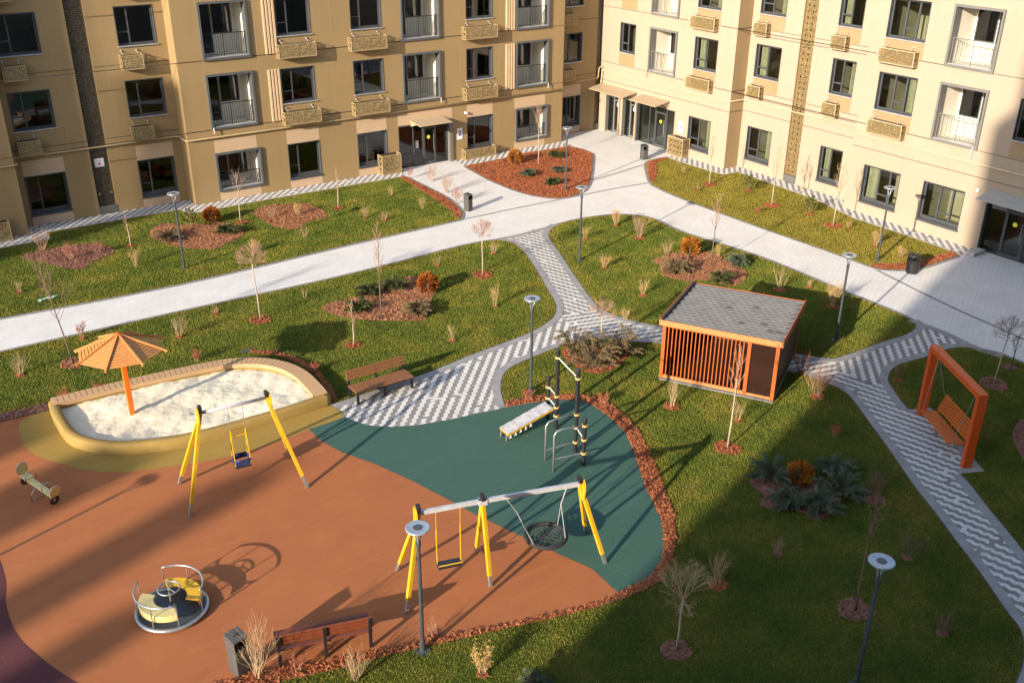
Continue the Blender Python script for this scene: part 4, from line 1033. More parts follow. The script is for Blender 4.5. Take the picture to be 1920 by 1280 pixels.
# ---- the blocks that close the courtyard behind and beside the camera
ca, sa = math.cos(math.radians(SUN_AZ)), math.sin(math.radians(SUN_AZ))
C_ = empty('apartment_building', (0,0,0))
tag(C_, 'tall block behind the viewer closing the courtyard', 'building')
MB().box(-30,-16,0,62,-0.5,29.5).build('wall', MT['darkblock'], C_)
MB().box(-27.5,-16,29.5,62,-0.52,33.0).build('roof_storey', MT['darkblock'], C_)
W_ = empty('apartment_building', (0,0,0))
tag(W_, 'unseen low block with added shadow casting towers far left of the courtyard', 'building')
MB().box(-76,-20,0,-60,70,19.5).build('wall', MT['darkblock'], W_)
for v0, v1, xe in ((26.4,28.6,3.6),(22.8,24.4,5.6),(19.3,20.1,8.4),(17.0,17.6,4.6)):
    y0 = (v0 - 61*sa)/ca; y1 = (v1 - 61*sa)/ca
    MB().box(-62, y0, 19.5, -60, y1, 0.3382*(xe+60)).build('shadow_tower', MT['darkblock'], W_)  # unseen towers added and sized to cast shadow bands over the playground
for v0, v1, h in ((43.5,45.2,38),(41.5,42.55,31.0)):
    y0 = (v0 - 61*sa)/ca; y1 = (v1 - 61*sa)/ca
    MB().box(-62, y0, 19.5, -60, y1, h).build('shadow_tower', MT['darkblock'], W_)  # taller unseen towers added to shade the left of the ochre wall

# ------------------------------------------------------------------ lamp posts
def lamp_proto():
    r = empty('lamp_post')
    m = MB(); m.lathe([(0.11,0.0),(0.11,0.02),(0.06,0.03),(0.055,0.30),(0.047,0.32),(0.040,2.80),(0.052,2.82),(0.052,2.96),(0.03,2.98)], 12)
    m.build('pole', MT['lamp'], r, smooth=False)
    m = MB(); m.box(-0.14,-0.14,0.0,0.14,0.14,0.018)
    for a in (-0.1,0.1):
        for b in (-0.1,0.1): m.lathe([(0.018,0.018),(0.018,0.05),(0.001,0.05)], 6, (a,b,0))
    m.build('base_plate', MT['lamp'], r)
    for k in range(4):
        a = math.pi/4 + k*math.pi/2
        pts = [(q*math.cos(a), q*math.sin(a), z) for q, z in ((0.035,2.88),(0.045,3.02),(0.085,3.14),(0.17,3.235),(0.225,3.262))]
        MB().tube(pts, [0.016,0.015,0.014,0.013,0.012], 6).build('arm', MT['lamphead'], r, smooth=True)
    h = MB().lathe([(0.10,3.262),(0.245,3.258),(0.258,3.275),(0.255,3.295),(0.235,3.302),(0.215,3.298),(0.125,3.290),(0.10,3.290)], 28).build('lamp_head', MT['lamphead'], r, smooth=True)
    MB().lathe([(0.001,3.288),(0.10,3.289),(0.10,3.297),(0.001,3.299)], 20).build('driver_cover', MT['dgrey'], h)
    MB().lathe([(0.12,3.2585),(0.22,3.2565),(0.22,3.2605),(0.12,3.2605)], 24).build('light_ring', MT['ironw'], h)
    return r

def copy_tree(o, parent=None):
    c = o.copy(); COL.objects.link(c); c.parent = parent
    for ch in [x for x in o.children]: copy_tree(ch, c)
    return c

LAMPS = [
 ((10.85, 39.71), 'grey disc topped lamp post on the far left lawn below the ochre block'),
 ((31.00, 39.74), 'grey lamp post standing in the red mulch bed near the corner'),
 ((25.25, 31.24), 'grey lamp post on the island lawn beside the narrow zigzag path'),
 ((28.07, 19.85), 'grey lamp post behind the gazebo with its foot in shade'),
 ((16.68, 22.88), 'grey lamp post between the zigzag path and black exercise poles'),
 ((36.03, 24.06), 'grey lamp post in front of the cream facade casting its shadow on it'),
 ((7.88, 14.63), 'grey lamp post at the mulch strip in front of the double swing'),
 ((14.81,8.63), 'grey lamp post on the shaded lawn at the lower right'),
 ((-4.76,21.49), 'grey lamp post left of the seesaw, outside the picture'),
]
proto = lamp_proto()
for i, (xy, lab) in enumerate(LAMPS):
    o = proto if i == 0 else copy_tree(proto)
    o.location = (xy[0], xy[1], 0.02); o.rotation_euler.z = random.uniform(0, 1.5)
    tag(o, lab, 'lamp post', 'disc topped lamp posts')

# ------------------------------------------------------------------ litter bins
def square_bin(loc, h, w, rz, label):
    r = empty('litter_bin', (loc[0],loc[1],0.008), rz); tag(r, label, 'litter bin', 'litter bins')
    m = MB(); m.bevbox(-w/2,-w/2,0.03,w/2,w/2,h*0.68,0.012); m.box(-w/2+0.03,-w/2+0.03,0,w/2-0.03,w/2-0.03,0.03)
    m.build('body', MT['bin'], r)
    m = MB()
    for sx in (-1,1): m.box(sx*(w/2)-(0.02 if sx > 0 else 0),-w/2,h*0.68,sx*(w/2)+(0.0 if sx > 0 else 0.02),w/2,h*0.90)
    m.box(-w/2+0.02,w/2-0.02,h*0.68,w/2-0.02,w/2,h*0.90)
    m.build('post', MT['bin'], r)
    m = MB(); m.add([(-w/2,-w/2,h*0.90),(w/2,-w/2,h*0.90),(w/2,w/2,h*0.90),(-w/2,w/2,h*0.90),(-w/2,-w/2,h*0.94),(w/2,-w/2,h*0.94),(w/2,w/2,h),(-w/2,w/2,h)],[(0,3,2,1),(4,5,6,7),(0,1,5,4),(1,2,6,5),(2,3,7,6),(3,0,4,7)])
    lid = m.build('lid', MT['bin'], r)
    MB().lathe([(0.001,0),(0.05,0),(0.05,0.02),(0.04,0.025),(0.001,0.015)],12).build('ashtray', MT['black'], lid, (0,0,h*0.965))
    MB().box(-w/2+0.025,-w/2+0.03,h*0.68,w/2-0.025,w/2-0.025,h*0.70).build('liner', MT['black'], r)
    return r
square_bin((24.95, 39.71), 0.87, 0.32, 0.3, 'dark square litter bin on white paving by the mulch corner')
square_bin((38.48, 42.03), 0.86, 0.34, -0.2, 'dark square litter bin in front of entrance number 3')
square_bin((4.40, 16.30), 1.03, 0.34, 0.25, 'tall grey litter bin behind a bare bush by the lower bench')
def round_bin(loc, label):
    r = empty('litter_bin', (loc[0],loc[1],0.01)); tag(r, label, 'litter bin', 'litter bins')
    MB().lathe([(0.24,0),(0.25,0.02),(0.265,0.30),(0.275,0.60),(0.28,0.62)], 20).build('body', MT['black'], r, smooth=True)
    m = MB()
    for k in range(4):
        a = 0.4 + k*math.pi/2; m.beam((0.25*math.cos(a),0.25*math.sin(a),0.60),(0.25*math.cos(a),0.25*math.sin(a),0.75),0.05,0.02,(math.cos(a),math.sin(a),0))
    m.build('post', MT['black'], r)
    MB().lathe([(0.28,0.75),(0.285,0.77),(0.25,0.80),(0.12,0.83),(0.11,0.80),(0.10,0.78)], 20).build('lid', MT['black'], r, smooth=True)
    m = MB(); ring = [(0.20*math.cos(a)*(1+0.1*math.sin(5*a)),0.20*math.sin(a)*(1+0.1*math.sin(5*a)),0.63+0.02*math.sin(3*a)) for a in [i*math.pi/8 for i in range(16)]]
    m.add(ring+[(0,0,0.56)], [(i,(i+1)%16,16) for i in range(16)]); m.build('bag', MT['dgrey'], r)
round_bin((36.14, 22.42), 'round black litter bin at the mulch tip of the golden lawn')

# ------------------------------------------------------------------ benches
def bench(loc, rz, wood, label):
    r = empty('bench', (loc[0],loc[1],0.025), rz); tag(r, label, 'bench', 'slatted courtyard benches')
    L = 2.06
    for x in (-0.97, 0.0, 0.97):
        MB().box(x-0.035,-0.33,0,x+0.035,-0.26,0.40).build('front_leg', MT['black'], r)
        m = MB(); m.beam((x,0.27,0),(x,0.31,0.46),0.07,0.07,(0,1,0)); m.beam((x,0.30,0.42),(x,0.40,0.90),0.07,0.05,(0,1,0)); m.build('rear_leg', MT['black'], r)
        MB().box(x-0.03,-0.26,0.35,x+0.03,0.28,0.40).build('seat_bearer', MT['black'], r)
    me = cached(('bplank',wood), lambda: MB().bevbox(-L/2,-0.058,0,L/2,0.058,0.04,0.006).mesh('seat_slat', MT[wood]))
    for k in range(5): place(me, 'seat_slat', r, (random.uniform(-.004,.004),-0.30+k*0.128,0.402))
    me = cached(('bback',wood), lambda: MB().bevbox(-L/2,-0.018,-0.048,L/2,0.018,0.048,0.006).mesh('back_slat', MT[wood]))
    for k in range(3):
        z = 0.64+k*0.112
        place(me, 'back_slat', r, (random.uniform(-.004,.004),0.315+(z-0.46)*0.21-0.045,z)).rotation_euler = (math.radians(-11),0,0)
    return r
bench((12.63,25.53), 0.0, 'benchwood', 'brown slatted bench on the zigzag paving beside the sandbox')
bench((6.16,15.92), math.radians(163.4), 'benchred', 'reddish slatted bench seen from behind at the lower mulch strip')

# ------------------------------------------------------------------ sandbox
r = empty('sandbox', (0,0,0)); tag(r, 'rounded sandbox with ochre rubber wall and plank seat', 'sandbox')
ZS = 0.40
back_out = smooth_line([(3.62,30.33),(6.0,30.26),(8.5,30.02),(9.4,29.78),(10.2,29.25),(10.75,28.45),(10.98,27.5),(10.97,26.4),(10.92,25.86)], 6)
back_in = offset_line(back_out, 0.46)
front_out = smooth_line([(10.95,25.68),(9.26,25.58),(6.81,25.66),(5.4,26.0),(4.38,26.55),(3.62,27.6),(3.46,28.8),(3.50,30.06),(3.62,30.33)], 6)
front_in = offset_line(front_out, 0.30)
m = MB()
def wall_strip(m, o, i, z1, z0=0.0, zi=0.12, rnd=0.05):
    n = len(o)
    mid = [((a[0]+b[0])/2,(a[1]+b[1])/2) for a,b in zip(o,i)]
    rows = [[(x,y,z0) for x,y in o],[(x,y,z1-rnd) for x,y in o],
            [(a[0]*0.8+b[0]*0.2,a[1]*0.8+b[1]*0.2,z1) for a,b in zip(o,i)],[(a[0]*0.2+b[0]*0.8,a[1]*0.2+b[1]*0.8,z1) for a,b in zip(o,i)],
            [(x,y,z1-rnd) for x,y in i],[(x,y,zi) for x,y in i]]
    V = [p for rr in rows for p in rr]
    F = [(k*n+j,k*n+j+1,(k+1)*n+j+1,(k+1)*n+j) for k in range(5) for j in range(n-1)]
    F += [tuple(k*n for k in range(6)), tuple(k*n+n-1 for k in range(5,-1,-1))]
    m.add(V, F)
wall_strip(m, front_out, front_in, ZS-0.03); m.build('front_wall', MT['sbwall'], r, smooth=True)
m = MB(); wall_strip(m, offset_line(back_out,0.02), offset_line(back_out,0.44), ZS-0.05, rnd=0.01); m.build('back_wall', MT['sbwall'], r)
# plank seat: cut the band into planks
seg = [0.0]
for a, b in zip(back_out[:-1], back_out[1:]): seg.append(seg[-1] + math.hypot(b[0]-a[0], b[1]-a[1]))
def at_len(line, s):
    for k in range(len(seg)-1):
        if s <= seg[k+1] or k == len(seg)-2:
            t = (s-seg[k])/(seg[k+1]-seg[k]); return (line[k][0]+(line[k+1][0]-line[k][0])*t, line[k][1]+(line[k+1][1]-line[k][1])*t)
npl = 60; L_ = seg[-1]
for k in range(npl):
    s0, s1 = L_*k/npl+0.009, L_*(k+1)/npl-0.009
    q = [at_len(back_out,s0), at_len(back_out,s1), at_len(back_in,s1), at_len(back_in,s0)]
    dz = random.uniform(-0.002,0.002)
    c = (sum(p[0] for p in q)/4, sum(p[1] for p in q)/4)
    MB().add([(x-c[0],y-c[1],0.0) for x,y in q]+[(x-c[0],y-c[1],0.045+dz) for x,y in q], [(7,6,5,4),(0,1,5,4),(1,2,6,5),(2,3,7,6),(3,0,4,7)]).build('seat_plank', MT['deck'], r, (c[0],c[1],ZS-0.046))
m = MB(); ribbon(m, offset_line(back_in,-0.012), 0.0, 0.03, ZS-0.14, ZS-0.002); m.build('seat_fascia', MT['deck'], r)
# heaped sand surface
poly = back_in + front_in
n = 46; p = np.asarray(poly); lo = p.min(0); hi = p.max(0)
gx = np.linspace(lo[0]-0.1,hi[0]+0.1,150); gy = np.linspace(lo[1]-0.1,hi[1]+0.1,100)
X, Y = np.meshgrid(gx, gy)
def hgt(x, y):
    z = 0.19 + 0.03*np.sin(x*1.1+0.5)*np.cos(y*1.3) + 0.018*np.sin(x*3.1+y*2.3) + 0.010*np.sin(x*7.3-y*6.1) 
    return z
Z = hgt(X, Y) + RNG.normal(0,0.004,X.shape)
for _ in range(420):
    cx, cy = RNG.uniform(lo, hi); rr = RNG.uniform(0.06,0.14)
    Z -= RNG.uniform(0.004,0.018)*np.exp(-(((X-cx)/rr)**2 + ((Y-cy)/rr)**2))
ins = inside(offset_line(poly+[poly[0]], -0.04)[:-1], np.stack([X.ravel(),Y.ravel()],1)).reshape(X.shape) if False else inside(poly, np.stack([X.ravel(),Y.ravel()],1)).reshape(X.shape)
grow = ins.copy(); grow[1:] |= ins[:-1]; grow[:-1] |= ins[1:]; grow[:,1:] |= ins[:,:-1]; grow[:,:-1] |= ins[:,1:]
idx = np.arange(X.size).reshape(X.shape)
q = grow[:-1,:-1] & grow[1:,:-1] & grow[:-1,1:] & grow[1:,1:]
a,b,c,d = idx[:-1,:-1][q], idx[:-1,1:][q], idx[1:,1:][q], idx[1:,:-1][q]
sand = place(raw_mesh('sand', np.stack([X.ravel(),Y.ravel(),Z.ravel()],1), np.concatenate([np.stack([a,b,c],1),np.stack([a,c,d],1)]), MT['sand'], True), 'sand', r)

# ------------------------------------------------------------------ sandbox parasol
r = empty('sandbox_parasol', (5.53,28.29,0.16)); tag(r, 'wooden eight sided parasol on an orange post in the sandbox', 'parasol')
MB().bevbox(-0.075,-0.075,-0.1,0.075,0.075,2.55,0.01).build('post', MT['umb_post'], r)
Rr, ze, za = 1.27, 2.20, 2.72
a0 = math.radians(12)
for k in range(8):
    a = a0 + k*math.pi/4; b = a + math.pi/4
    e = (Rr*math.cos(a), Rr*math.sin(a), ze)
    MB().beam((0.03*math.cos(a),0.03*math.sin(a),za+0.015),(1.07*e[0],1.07*e[1],ze-0.045+0.02),0.05,0.085).build('rib', MT['canopy_wood'], r)
    for j in range(11):
        t0 = 0.10 + j*0.083; t1 = t0 + 0.062
        V = []
        for t in (t0, t1):
            for an in (a, b):
                V.append((Rr*t*math.cos(an)*0.995, Rr*t*math.sin(an)*0.995, za + (ze-za)*t + 0.015))
        V += [(x,y,z-0.018) for x,y,z in V]
        MB().add(V, [(0,2,3,1),(4,5,7,6),(0,1,5,4),(2,6,7,3),(0,4,6,2),(1,3,7,5)]).build('slat', MT['canopy_wood'], r)
MB().lathe([(0.10,za-0.03),(0.09,za+0.05),(0.03,za+0.08)], 8).build('cap', MT['orange_wood'], r)
m = MB()
for k in range(4):
    a = a0 + k*math.pi/2; m.beam((0.07*math.cos(a),0.07*math.sin(a),1.85),(0.75*math.cos(a),0.75*math.sin(a),za+(ze-za)*0.6-0.06),0.05,0.06)
m.build('brace', MT['umb_post'], r)

# ------------------------------------------------------------------ swings
def leg_pair(root, apex, bases, mat='yellow'):
    for bx in bases:
        d = Vector(apex) - Vector(bx); f = Vector(bx) + d*0.13
        MB().beam(f, Vector(apex), 0.085, 0.085, (0,1,0)).build('leg', MT[mat], root)
        MB().beam(bx, f, 0.075, 0.075, (0,1,0)).build('foot', MT['steel'], root)
def gusset(root, apex, ax, side):
    # rounded plate covering the joint, with black caps above
    ap = Vector(apex); x = Vector(ax)
    m = MB(); V = []
    prof = [(-0.14,-0.38),(-0.19,-0.10),(-0.16,0.08),(-0.07,0.15),(0.07,0.15),(0.16,0.08),(0.19,-0.10),(0.14,-0.38),(0.0,-0.46)]
    y = Vector((0,0,1)).cross(x); n = len(prof)
    for s in (0.06, 0.09):
        V += [tuple(ap + x*s*side + y*u + Vector((0,0,w))) for u, w in prof]
    m.add(V, [tuple(range(n)), tuple(range(2*n-1,n-1,-1))] + [(i,n+i,n+(i+1)%n,(i+1)%n) for i in range(n)])
    m.build('gusset_plate', MT['yellow'], root)
    for s in (-0.045, 0.045): MB().beam(ap + y*s + Vector((0,0,0.06)), ap + y*s*1.1 + Vector((0,0,0.20)), 0.085, 0.085, tuple(x)).build('leg_cap', MT['black'], root)
r = empty('baby_swing', (0,0,0.02)); tag(r, 'yellow A frame swing with a blue toddler seat by the sandbox', 'swing')
aL, aR = Vector((6.20,23.20,2.42)), Vector((7.95,23.00,2.42))
leg_pair(r, aL, [(5.56,23.99,0),(5.31,22.31,0)]); leg_pair(r, aR, [(8.41,21.84,0),(8.66,23.52,0)])
ax = (aR-aL).normalized()
MB().tube([aL-ax*0.02, aR+ax*0.02], 0.045, 10).build('crossbar', MT['steelp'], r, smooth=True)
gusset(r, aL, ax, -1); gusset(r, aR, ax, 1)
sx = (7.03, 23.04)
for k, t in enumerate((0.40, 0.62)):
    h = aL + (aR-aL)*t
    MB().tube([h+Vector((0,0,-0.04)), h+Vector((0,0,-0.75))], 0.009, 5).build('chain', MT['steel'], r)
mid = aL + (aR-aL)*0.51
cx, cy = mid.x, mid.y
m = MB()
yb = Vector((0,0,1)).cross(ax)
for sgn in (-1,1):
    top = mid + ax*sgn*0.20 + Vector((0,0,-0.75))
    for f in (-1,1):
        m.tube([top, mid + ax*sgn*0.21 + yb*f*0.17 + Vector((0,0,-1.78))], 0.014, 6)
    m.tube([top + yb*0.0, mid - ax*sgn*0.20 + Vector((0,0,-0.75))], 0.013, 6)
m.tube([mid+ax*0.2+yb*0.03+Vector((0,0,-0.95)), mid-ax*0.2+yb*0.03+Vector((0,0,-0.95))], 0.013, 6)
m.build('hanger', MT['yellow'], r)
m = MB(); c = mid + Vector((0,0,-1.84))
m.beam(c-ax*0.21, c+ax*0.21, 0.34, 0.04); m.build('seat', MT['black'], r)
m = MB()
for f, z in ((-1,0.10),(1,0.18)): m.beam(c-ax*0.20+yb*f*0.16+Vector((0,0,z)), c+ax*0.20+yb*f*0.16+Vector((0,0,z)), 0.03, 0.16)
for sgn in (-1,1): m.beam(c+ax*sgn*0.21-yb*0.16+Vector((0,0,0.12)), c+ax*sgn*0.21+yb*0.16+Vector((0,0,0.12)), 0.03, 0.20)
m.tube([c-ax*0.20-yb*0.16+Vector((0,0,0.2)), c-ax*0.1-yb*0.26+Vector((0,0,0.26)), c+ax*0.1-yb*0.26+Vector((0,0,0.26)), c+ax*0.20-yb*0.16+Vector((0,0,0.2))], 0.02, 6)
m.build('seat_guard', MT['blue'], r)

r = empty('double_swing', (0,0,0.02)); tag(r, 'long yellow swing with a flat seat and a round rope nest', 'swing')
dL, dM, dR = Vector((8.90,16.45,2.16)), Vector((10.36,16.03,2.16)), Vector((12.66,15.32,2.16))
leg_pair(r, dL, [(8.74,17.36,0),(8.18,15.90,0)]); leg_pair(r, dM, [(10.69,16.85,0),(10.29,15.59,0)]); leg_pair(r, dR, [(13.48,15.99,0),(13.08,14.71,0)])
ax = (dR-dL).normalized(); yb = Vector((0,0,1)).cross(ax)
MB().beam(dL, dM, 0.075, 0.10).build('crossbar', MT['steelp'], r); MB().beam(dM, dR, 0.075, 0.10).build('crossbar', MT['steelp'], r)
gusset(r, dL, ax, -1); gusset(r, dR, ax, 1)
for s in (-0.045, 0.045): MB().beam(dM + yb*s + Vector((0,0,0.04)), dM + yb*s*1.1 + Vector((0,0,0.18)), 0.085, 0.085, tuple(ax)).build('leg_cap', MT['black'], r)
MB().beam(dM-ax*0.10+Vector((0,0,-0.02)), dM+ax*0.10+Vector((0,0,-0.02)), 0.13, 0.14).build('joint_sleeve', MT['steelp'], r)
# flat seat
q0, q1 = dL+(dM-dL)*0.26, dL+(dM-dL)*0.64
m = MB()
for h in (q0, q1):
    m.tube([h+Vector((0,0,-0.05)), h+Vector((0,0,-0.55))], 0.008, 5)
    m.tube([h+Vector((0,0,-0.55)), h+Vector((0,0,-1.55))], 0.014, 6)
m.tube([q0+Vector((0,0,-1.50))-yb*0.16, q1+Vector((0,0,-1.50))-yb*0.16], 0.014, 6)
m.build('hanger', MT['yellow'], r)
MB().beam(q0+Vector((0,0,-1.60)), q1+Vector((0,0,-1.60)), 0.26, 0.04).build('seat', MT['black'], r)
# nest
cN = Vector((12.10,15.86,0.55)); RN = 0.50
ring = [(cN.x+RN*math.cos(a), cN.y+RN*math.sin(a), cN.z) for a in [i*2*math.pi/32 for i in range(32)]]
MB().tube(ring, 0.055, 8, closed=True).build('nest_rim', MT['rope'], r, smooth=True)
m = MB()
for k in range(12):
    a = k*math.pi/6
    m.tube([(cN.x+0.06*math.cos(a),cN.y+0.06*math.sin(a),cN.z-0.06),(cN.x+0.26*math.cos(a),cN.y+0.26*math.sin(a),cN.z-0.045),(cN.x+RN*math.cos(a),cN.y+RN*math.sin(a),cN.z)], 0.017, 4)
for rr, zz in ((0.06,-0.06),(0.15,-0.055),(0.24,-0.05),(0.33,-0.035),(0.42,-0.02)):
    m.tube([(cN.x+rr*math.cos(a),cN.y+rr*math.sin(a),cN.z+zz) for a in [i*2*math.pi/12 for i in range(12)]], 0.017, 4, closed=True)
m.build('nest_net', MT['rope'], r)
m = MB()
for t, s in ((0.24,-1),(0.86,1)):
    h = dM + (dR-dM)*t; kn = h + Vector((0,0,-0.55)) + (Vector((cN.x,cN.y,0))-Vector((h.x,h.y,0)))*0.25
    m.tube([h+Vector((0,0,-0.06)), kn], 0.012, 6)
    for f in (-1,1):
        a = math.atan2(ax.y, ax.x) + (0 if s > 0 else math.pi) + f*0.62
        m.tube([kn, (cN.x+RN*math.cos(a),cN.y+RN*math.sin(a),cN.z)], 0.010, 6)
m.build('hanging_rope', MT['steelp'], r)

# ------------------------------------------------------------------ exercise station
r = empty('exercise_station', (0,0,0.02)); tag(r, 'black pole exercise station with bars and a sloping board', 'exercise frame')
PO = {'t1':(15.94,20.54,2.70),'t2':(15.62,19.18,2.70),'s1':(16.08,21.15,1.50),'s2':(15.37,18.49,1.55)}
for k,(x,y,h) in PO.items():
    p_ = MB().lathe([(0.062,0),(0.062,h-0.02),(0.050,h),(0.001,h+0.005)], 14, (x,y,0)).build('pole', MT['black'], r)
def collar(k, z):
    x,y,h = PO[k]; MB().lathe([(0.060,-0.026),(0.088,-0.026),(0.088,0.026),(0.060,0.026)], 14, (x,y,z)).build('collar', MT['yellowpole'], r)
def bar(k1, z1, k2, z2, rad=0.017, mat='ironw'):
    a,b = PO[k1],PO[k2]; MB().tube([(a[0],a[1],z1),(b[0],b[1],z2)], rad, 8).build('bar', MT[mat], r); collar(k1,z1); collar(k2,z2)
bar('t1',2.43,'t2',2.43); bar('s1',1.14,'t1',1.14); bar('s1',0.76,'t1',0.76); bar('t2',0.84,'s2',0.86)
for k, z in (('t1',0.47),('s1',0.47),('t2',1.27),('s2',1.32),('t2',0.35),('s2',0.42)): collar(k, z)
for k, z, (lx,ly), zl in (('t2',1.27,(14.61,19.28),0.35),('s2',1.32,(14.45,18.68),0.42)):
    x,y,_ = PO[k]
    pts = [(x,y,z),((x*0.25+lx*0.75),(y*0.25+ly*0.75),z+0.02),(x*0.08+lx*0.92,y*0.08+ly*0.92,z-0.01),(lx,ly,z-0.12),(lx,ly,0)]
    MB().tube(pts, 0.027, 8).build('parallel_bar', MT['steel'], r, smooth=True)
    MB().tube([(x,y,zl),(lx,ly,zl)], 0.022, 8).build('parallel_bar', MT['steel'], r)
lo_, hi_ = Vector((14.30,20.93,0.24)), Vector((15.92,20.86,0.64))
d = (hi_-lo_).normalized(); sd = Vector((0.03,1,0)).normalized(); up = d.cross(sd); up = -up if up.z < 0 else up
n = 16; V = []
for i in range(n+1):
    for s in (-1,-0.5,0,0.5,1):
        V.append(tuple(lo_ + (hi_-lo_)*i/n + sd*s*0.24 + up*(0.052+0.010*math.sin(i*2.3+s)+random.uniform(-.006,.006))))
F = [(i*5+j,i*5+j+1,i*5+j+6,i*5+j+5) for i in range(n) for j in range(4)]
MB().add(V,F).build('wrapped_pad', MT['plastic_wrap'], r, smooth=True)
MB().beam(lo_, hi_, 0.47, 0.05, tuple(up)).build('board', MT['yellow'], r)
m = MB()
for i in range(5):
    q_ = lo_ + (hi_-lo_)*(0.05+i*0.11) - sd*0.2
    m.tube([q_+up*-0.02, q_+Vector((0.02,-0.05,-0.09)), q_+Vector((-0.03,0.02,-0.16-0.02*(i%2)))], [0.02,0.032,0.012], 6)
m.build('loose_wrap', MT['plastic_wrap'], r, smooth=True)
MB().tube([lo_+sd*0.15-up*0.02, (lo_.x-0.02,lo_.y+0.15,0)],0.025,6).tube([lo_-sd*0.15-up*0.02, (lo_.x-0.02,lo_.y-0.15,0)],0.025,6).build('board_foot', MT['steel'], r)

# ------------------------------------------------------------------ seesaw
ang = math.atan2(24.81-26.05, 2.54-2.05)
r = empty('seesaw', (2.29,25.42,0.02), ang); tag(r, 'small cream seesaw with oval backrests and black tyre bumpers', 'seesaw')
MB().bevbox(-0.62,-0.11,0.36,0.62,0.11,0.45,0.02).build('beam', MT['paleyel'], r)
MB().tube([(0,-0.34,0),(0,-0.30,0.25),(0,-0.16,0.40),(0,0.16,0.40),(0,0.30,0.25),(0,0.34,0)],0.022,8).tube([(0,-0.335,0.03),(0,0.335,0.03)],0.018,6).build('arch_leg', MT['steel'], r, smooth=True)
for s in (-1,1):
    MB().bevbox(min(s*0.55,s*0.95),-0.15,0.44,max(s*0.55,s*0.95),0.15,0.48,0.015).build('seat', MT['paleyel'], r)
    V = []; n = 20
    for dx in (0,0.03):
        V += [(s*(0.93+dx)+s*0.05*(0.5+0.5*math.sin(t)),0.19*math.cos(t),0.66+0.21*math.sin(t)) for t in [2*math.pi*i/n for i in range(n)]]
    MB().add(V,[tuple(range(n)),tuple(range(2*n-1,n-1,-1))]+[(i,(i+1)%n,n+(i+1)%n,n+i) for i in range(n)]).build('backrest', MT['paleyel'], r)
    MB().tube([(s*0.93+s*0.08*(0.5+0.5*math.sin(t)),0.20*math.cos(t),0.66+0.22*math.sin(t)) for t in [2*math.pi*i/n for i in range(n)]],0.012,6,closed=True).build('backrest_rim', MT['steelp'], r)
    MB().tube([(s*0.48,-0.17,0.42),(s*0.48,-0.19,0.60),(s*0.46,-0.10,0.74),(s*0.46,0.10,0.74),(s*0.48,0.19,0.60),(s*0.48,0.17,0.42)],0.017,7).build('handle', MT['steel'], r, smooth=True)
    o = MB().tube([(0.0,0.12*math.cos(t),0.12*math.sin(t)) for t in [2*math.pi*i/16 for i in range(16)]],0.055,8,closed=True).build('tyre', MT['black'], r, (s*0.86,0,0.28), smooth=True)
    MB().box(s*0.86-0.03,-0.03,0.34,s*0.86+0.03,0.03,0.44).build('tyre_bracket', MT['steel'], r)
r.rotation_euler = (0, math.radians(7), ang)
r.location.z = 0.05
r.scale = (0.74,0.80,0.86)

# ------------------------------------------------------------------ carousel
r = empty('carousel', (3.80,18.97,0.03), math.radians(20)); r.scale = (0.87,0.87,0.87); tag(r, 'round steel carousel with two curved yellow seats and a wheel', 'carousel')
MB().lathe([(0.88,0.03),(0.93,0.05),(0.945,0.09),(0.93,0.13),(0.88,0.135),(0.001,0.135)], 40).build('platform_rim', MT['steel'], r, smooth=True)
MB().lathe([(0.87,0.136),(0.87,0.142),(0.001,0.142)], 40).build('deck', MT['dgrey'], r)
for s in (0, math.pi):
    aa = [s - 1.12 + i*2.24/18 for i in range(19)]
    MB().tube([(0.86*math.cos(a),0.86*math.sin(a),0.80) for a in aa],0.026,8).build('rail', MT['steel'], r, smooth=True)
    for a in (aa[0],aa[6],aa[12],aa[18]): MB().tube([(0.86*math.cos(a),0.86*math.sin(a),0.14),(0.86*math.cos(a),0.86*math.sin(a),0.80)],0.016,6).build('rail_post', MT['steel'], r)
    # curved seat: pan and skirt
    m = MB(); V = []
    for a in aa:
        for q, z in ((0.42,0.46),(0.78,0.46),(0.80,0.44),(0.80,0.30)): V.append((q*math.cos(a),q*math.sin(a),z))
    m.add(V,[(i*4+j,i*4+j+1,i*4+j+5,i*4+j+4) for i in range(18) for j in range(3)])
    V = [(x,y,z-0.025) if z > 0.45 else (x*0.97,y*0.97,z) for x,y,z in V]
    m.add(V,[(i*4+j+4,i*4+j+5,i*4+j+1,i*4+j) for i in range(18) for j in range(3)])
    m.build('seat', MT['yellow'] if s == 0 else MT['paleyel'], r)
MB().lathe([(0.10,0.142),(0.10,0.16),(0.035,0.18),(0.03,0.74),(0.001,0.76)],14).build('hub', MT['steel'], r)
w_ = MB().tube([(0.28*math.cos(t),0.28*math.sin(t),0.74) for t in [2*math.pi*i/28 for i in range(28)]],0.020,8,closed=True).build('wheel', MT['steel'], r, smooth=True)
m = MB()
for k in range(3): m.tube([(0,0,0.73),(0.28*math.cos(k*2.094+0.5),0.28*math.sin(k*2.094+0.5),0.74)],0.013,6)
m.build('spoke', MT['steel'], w_)

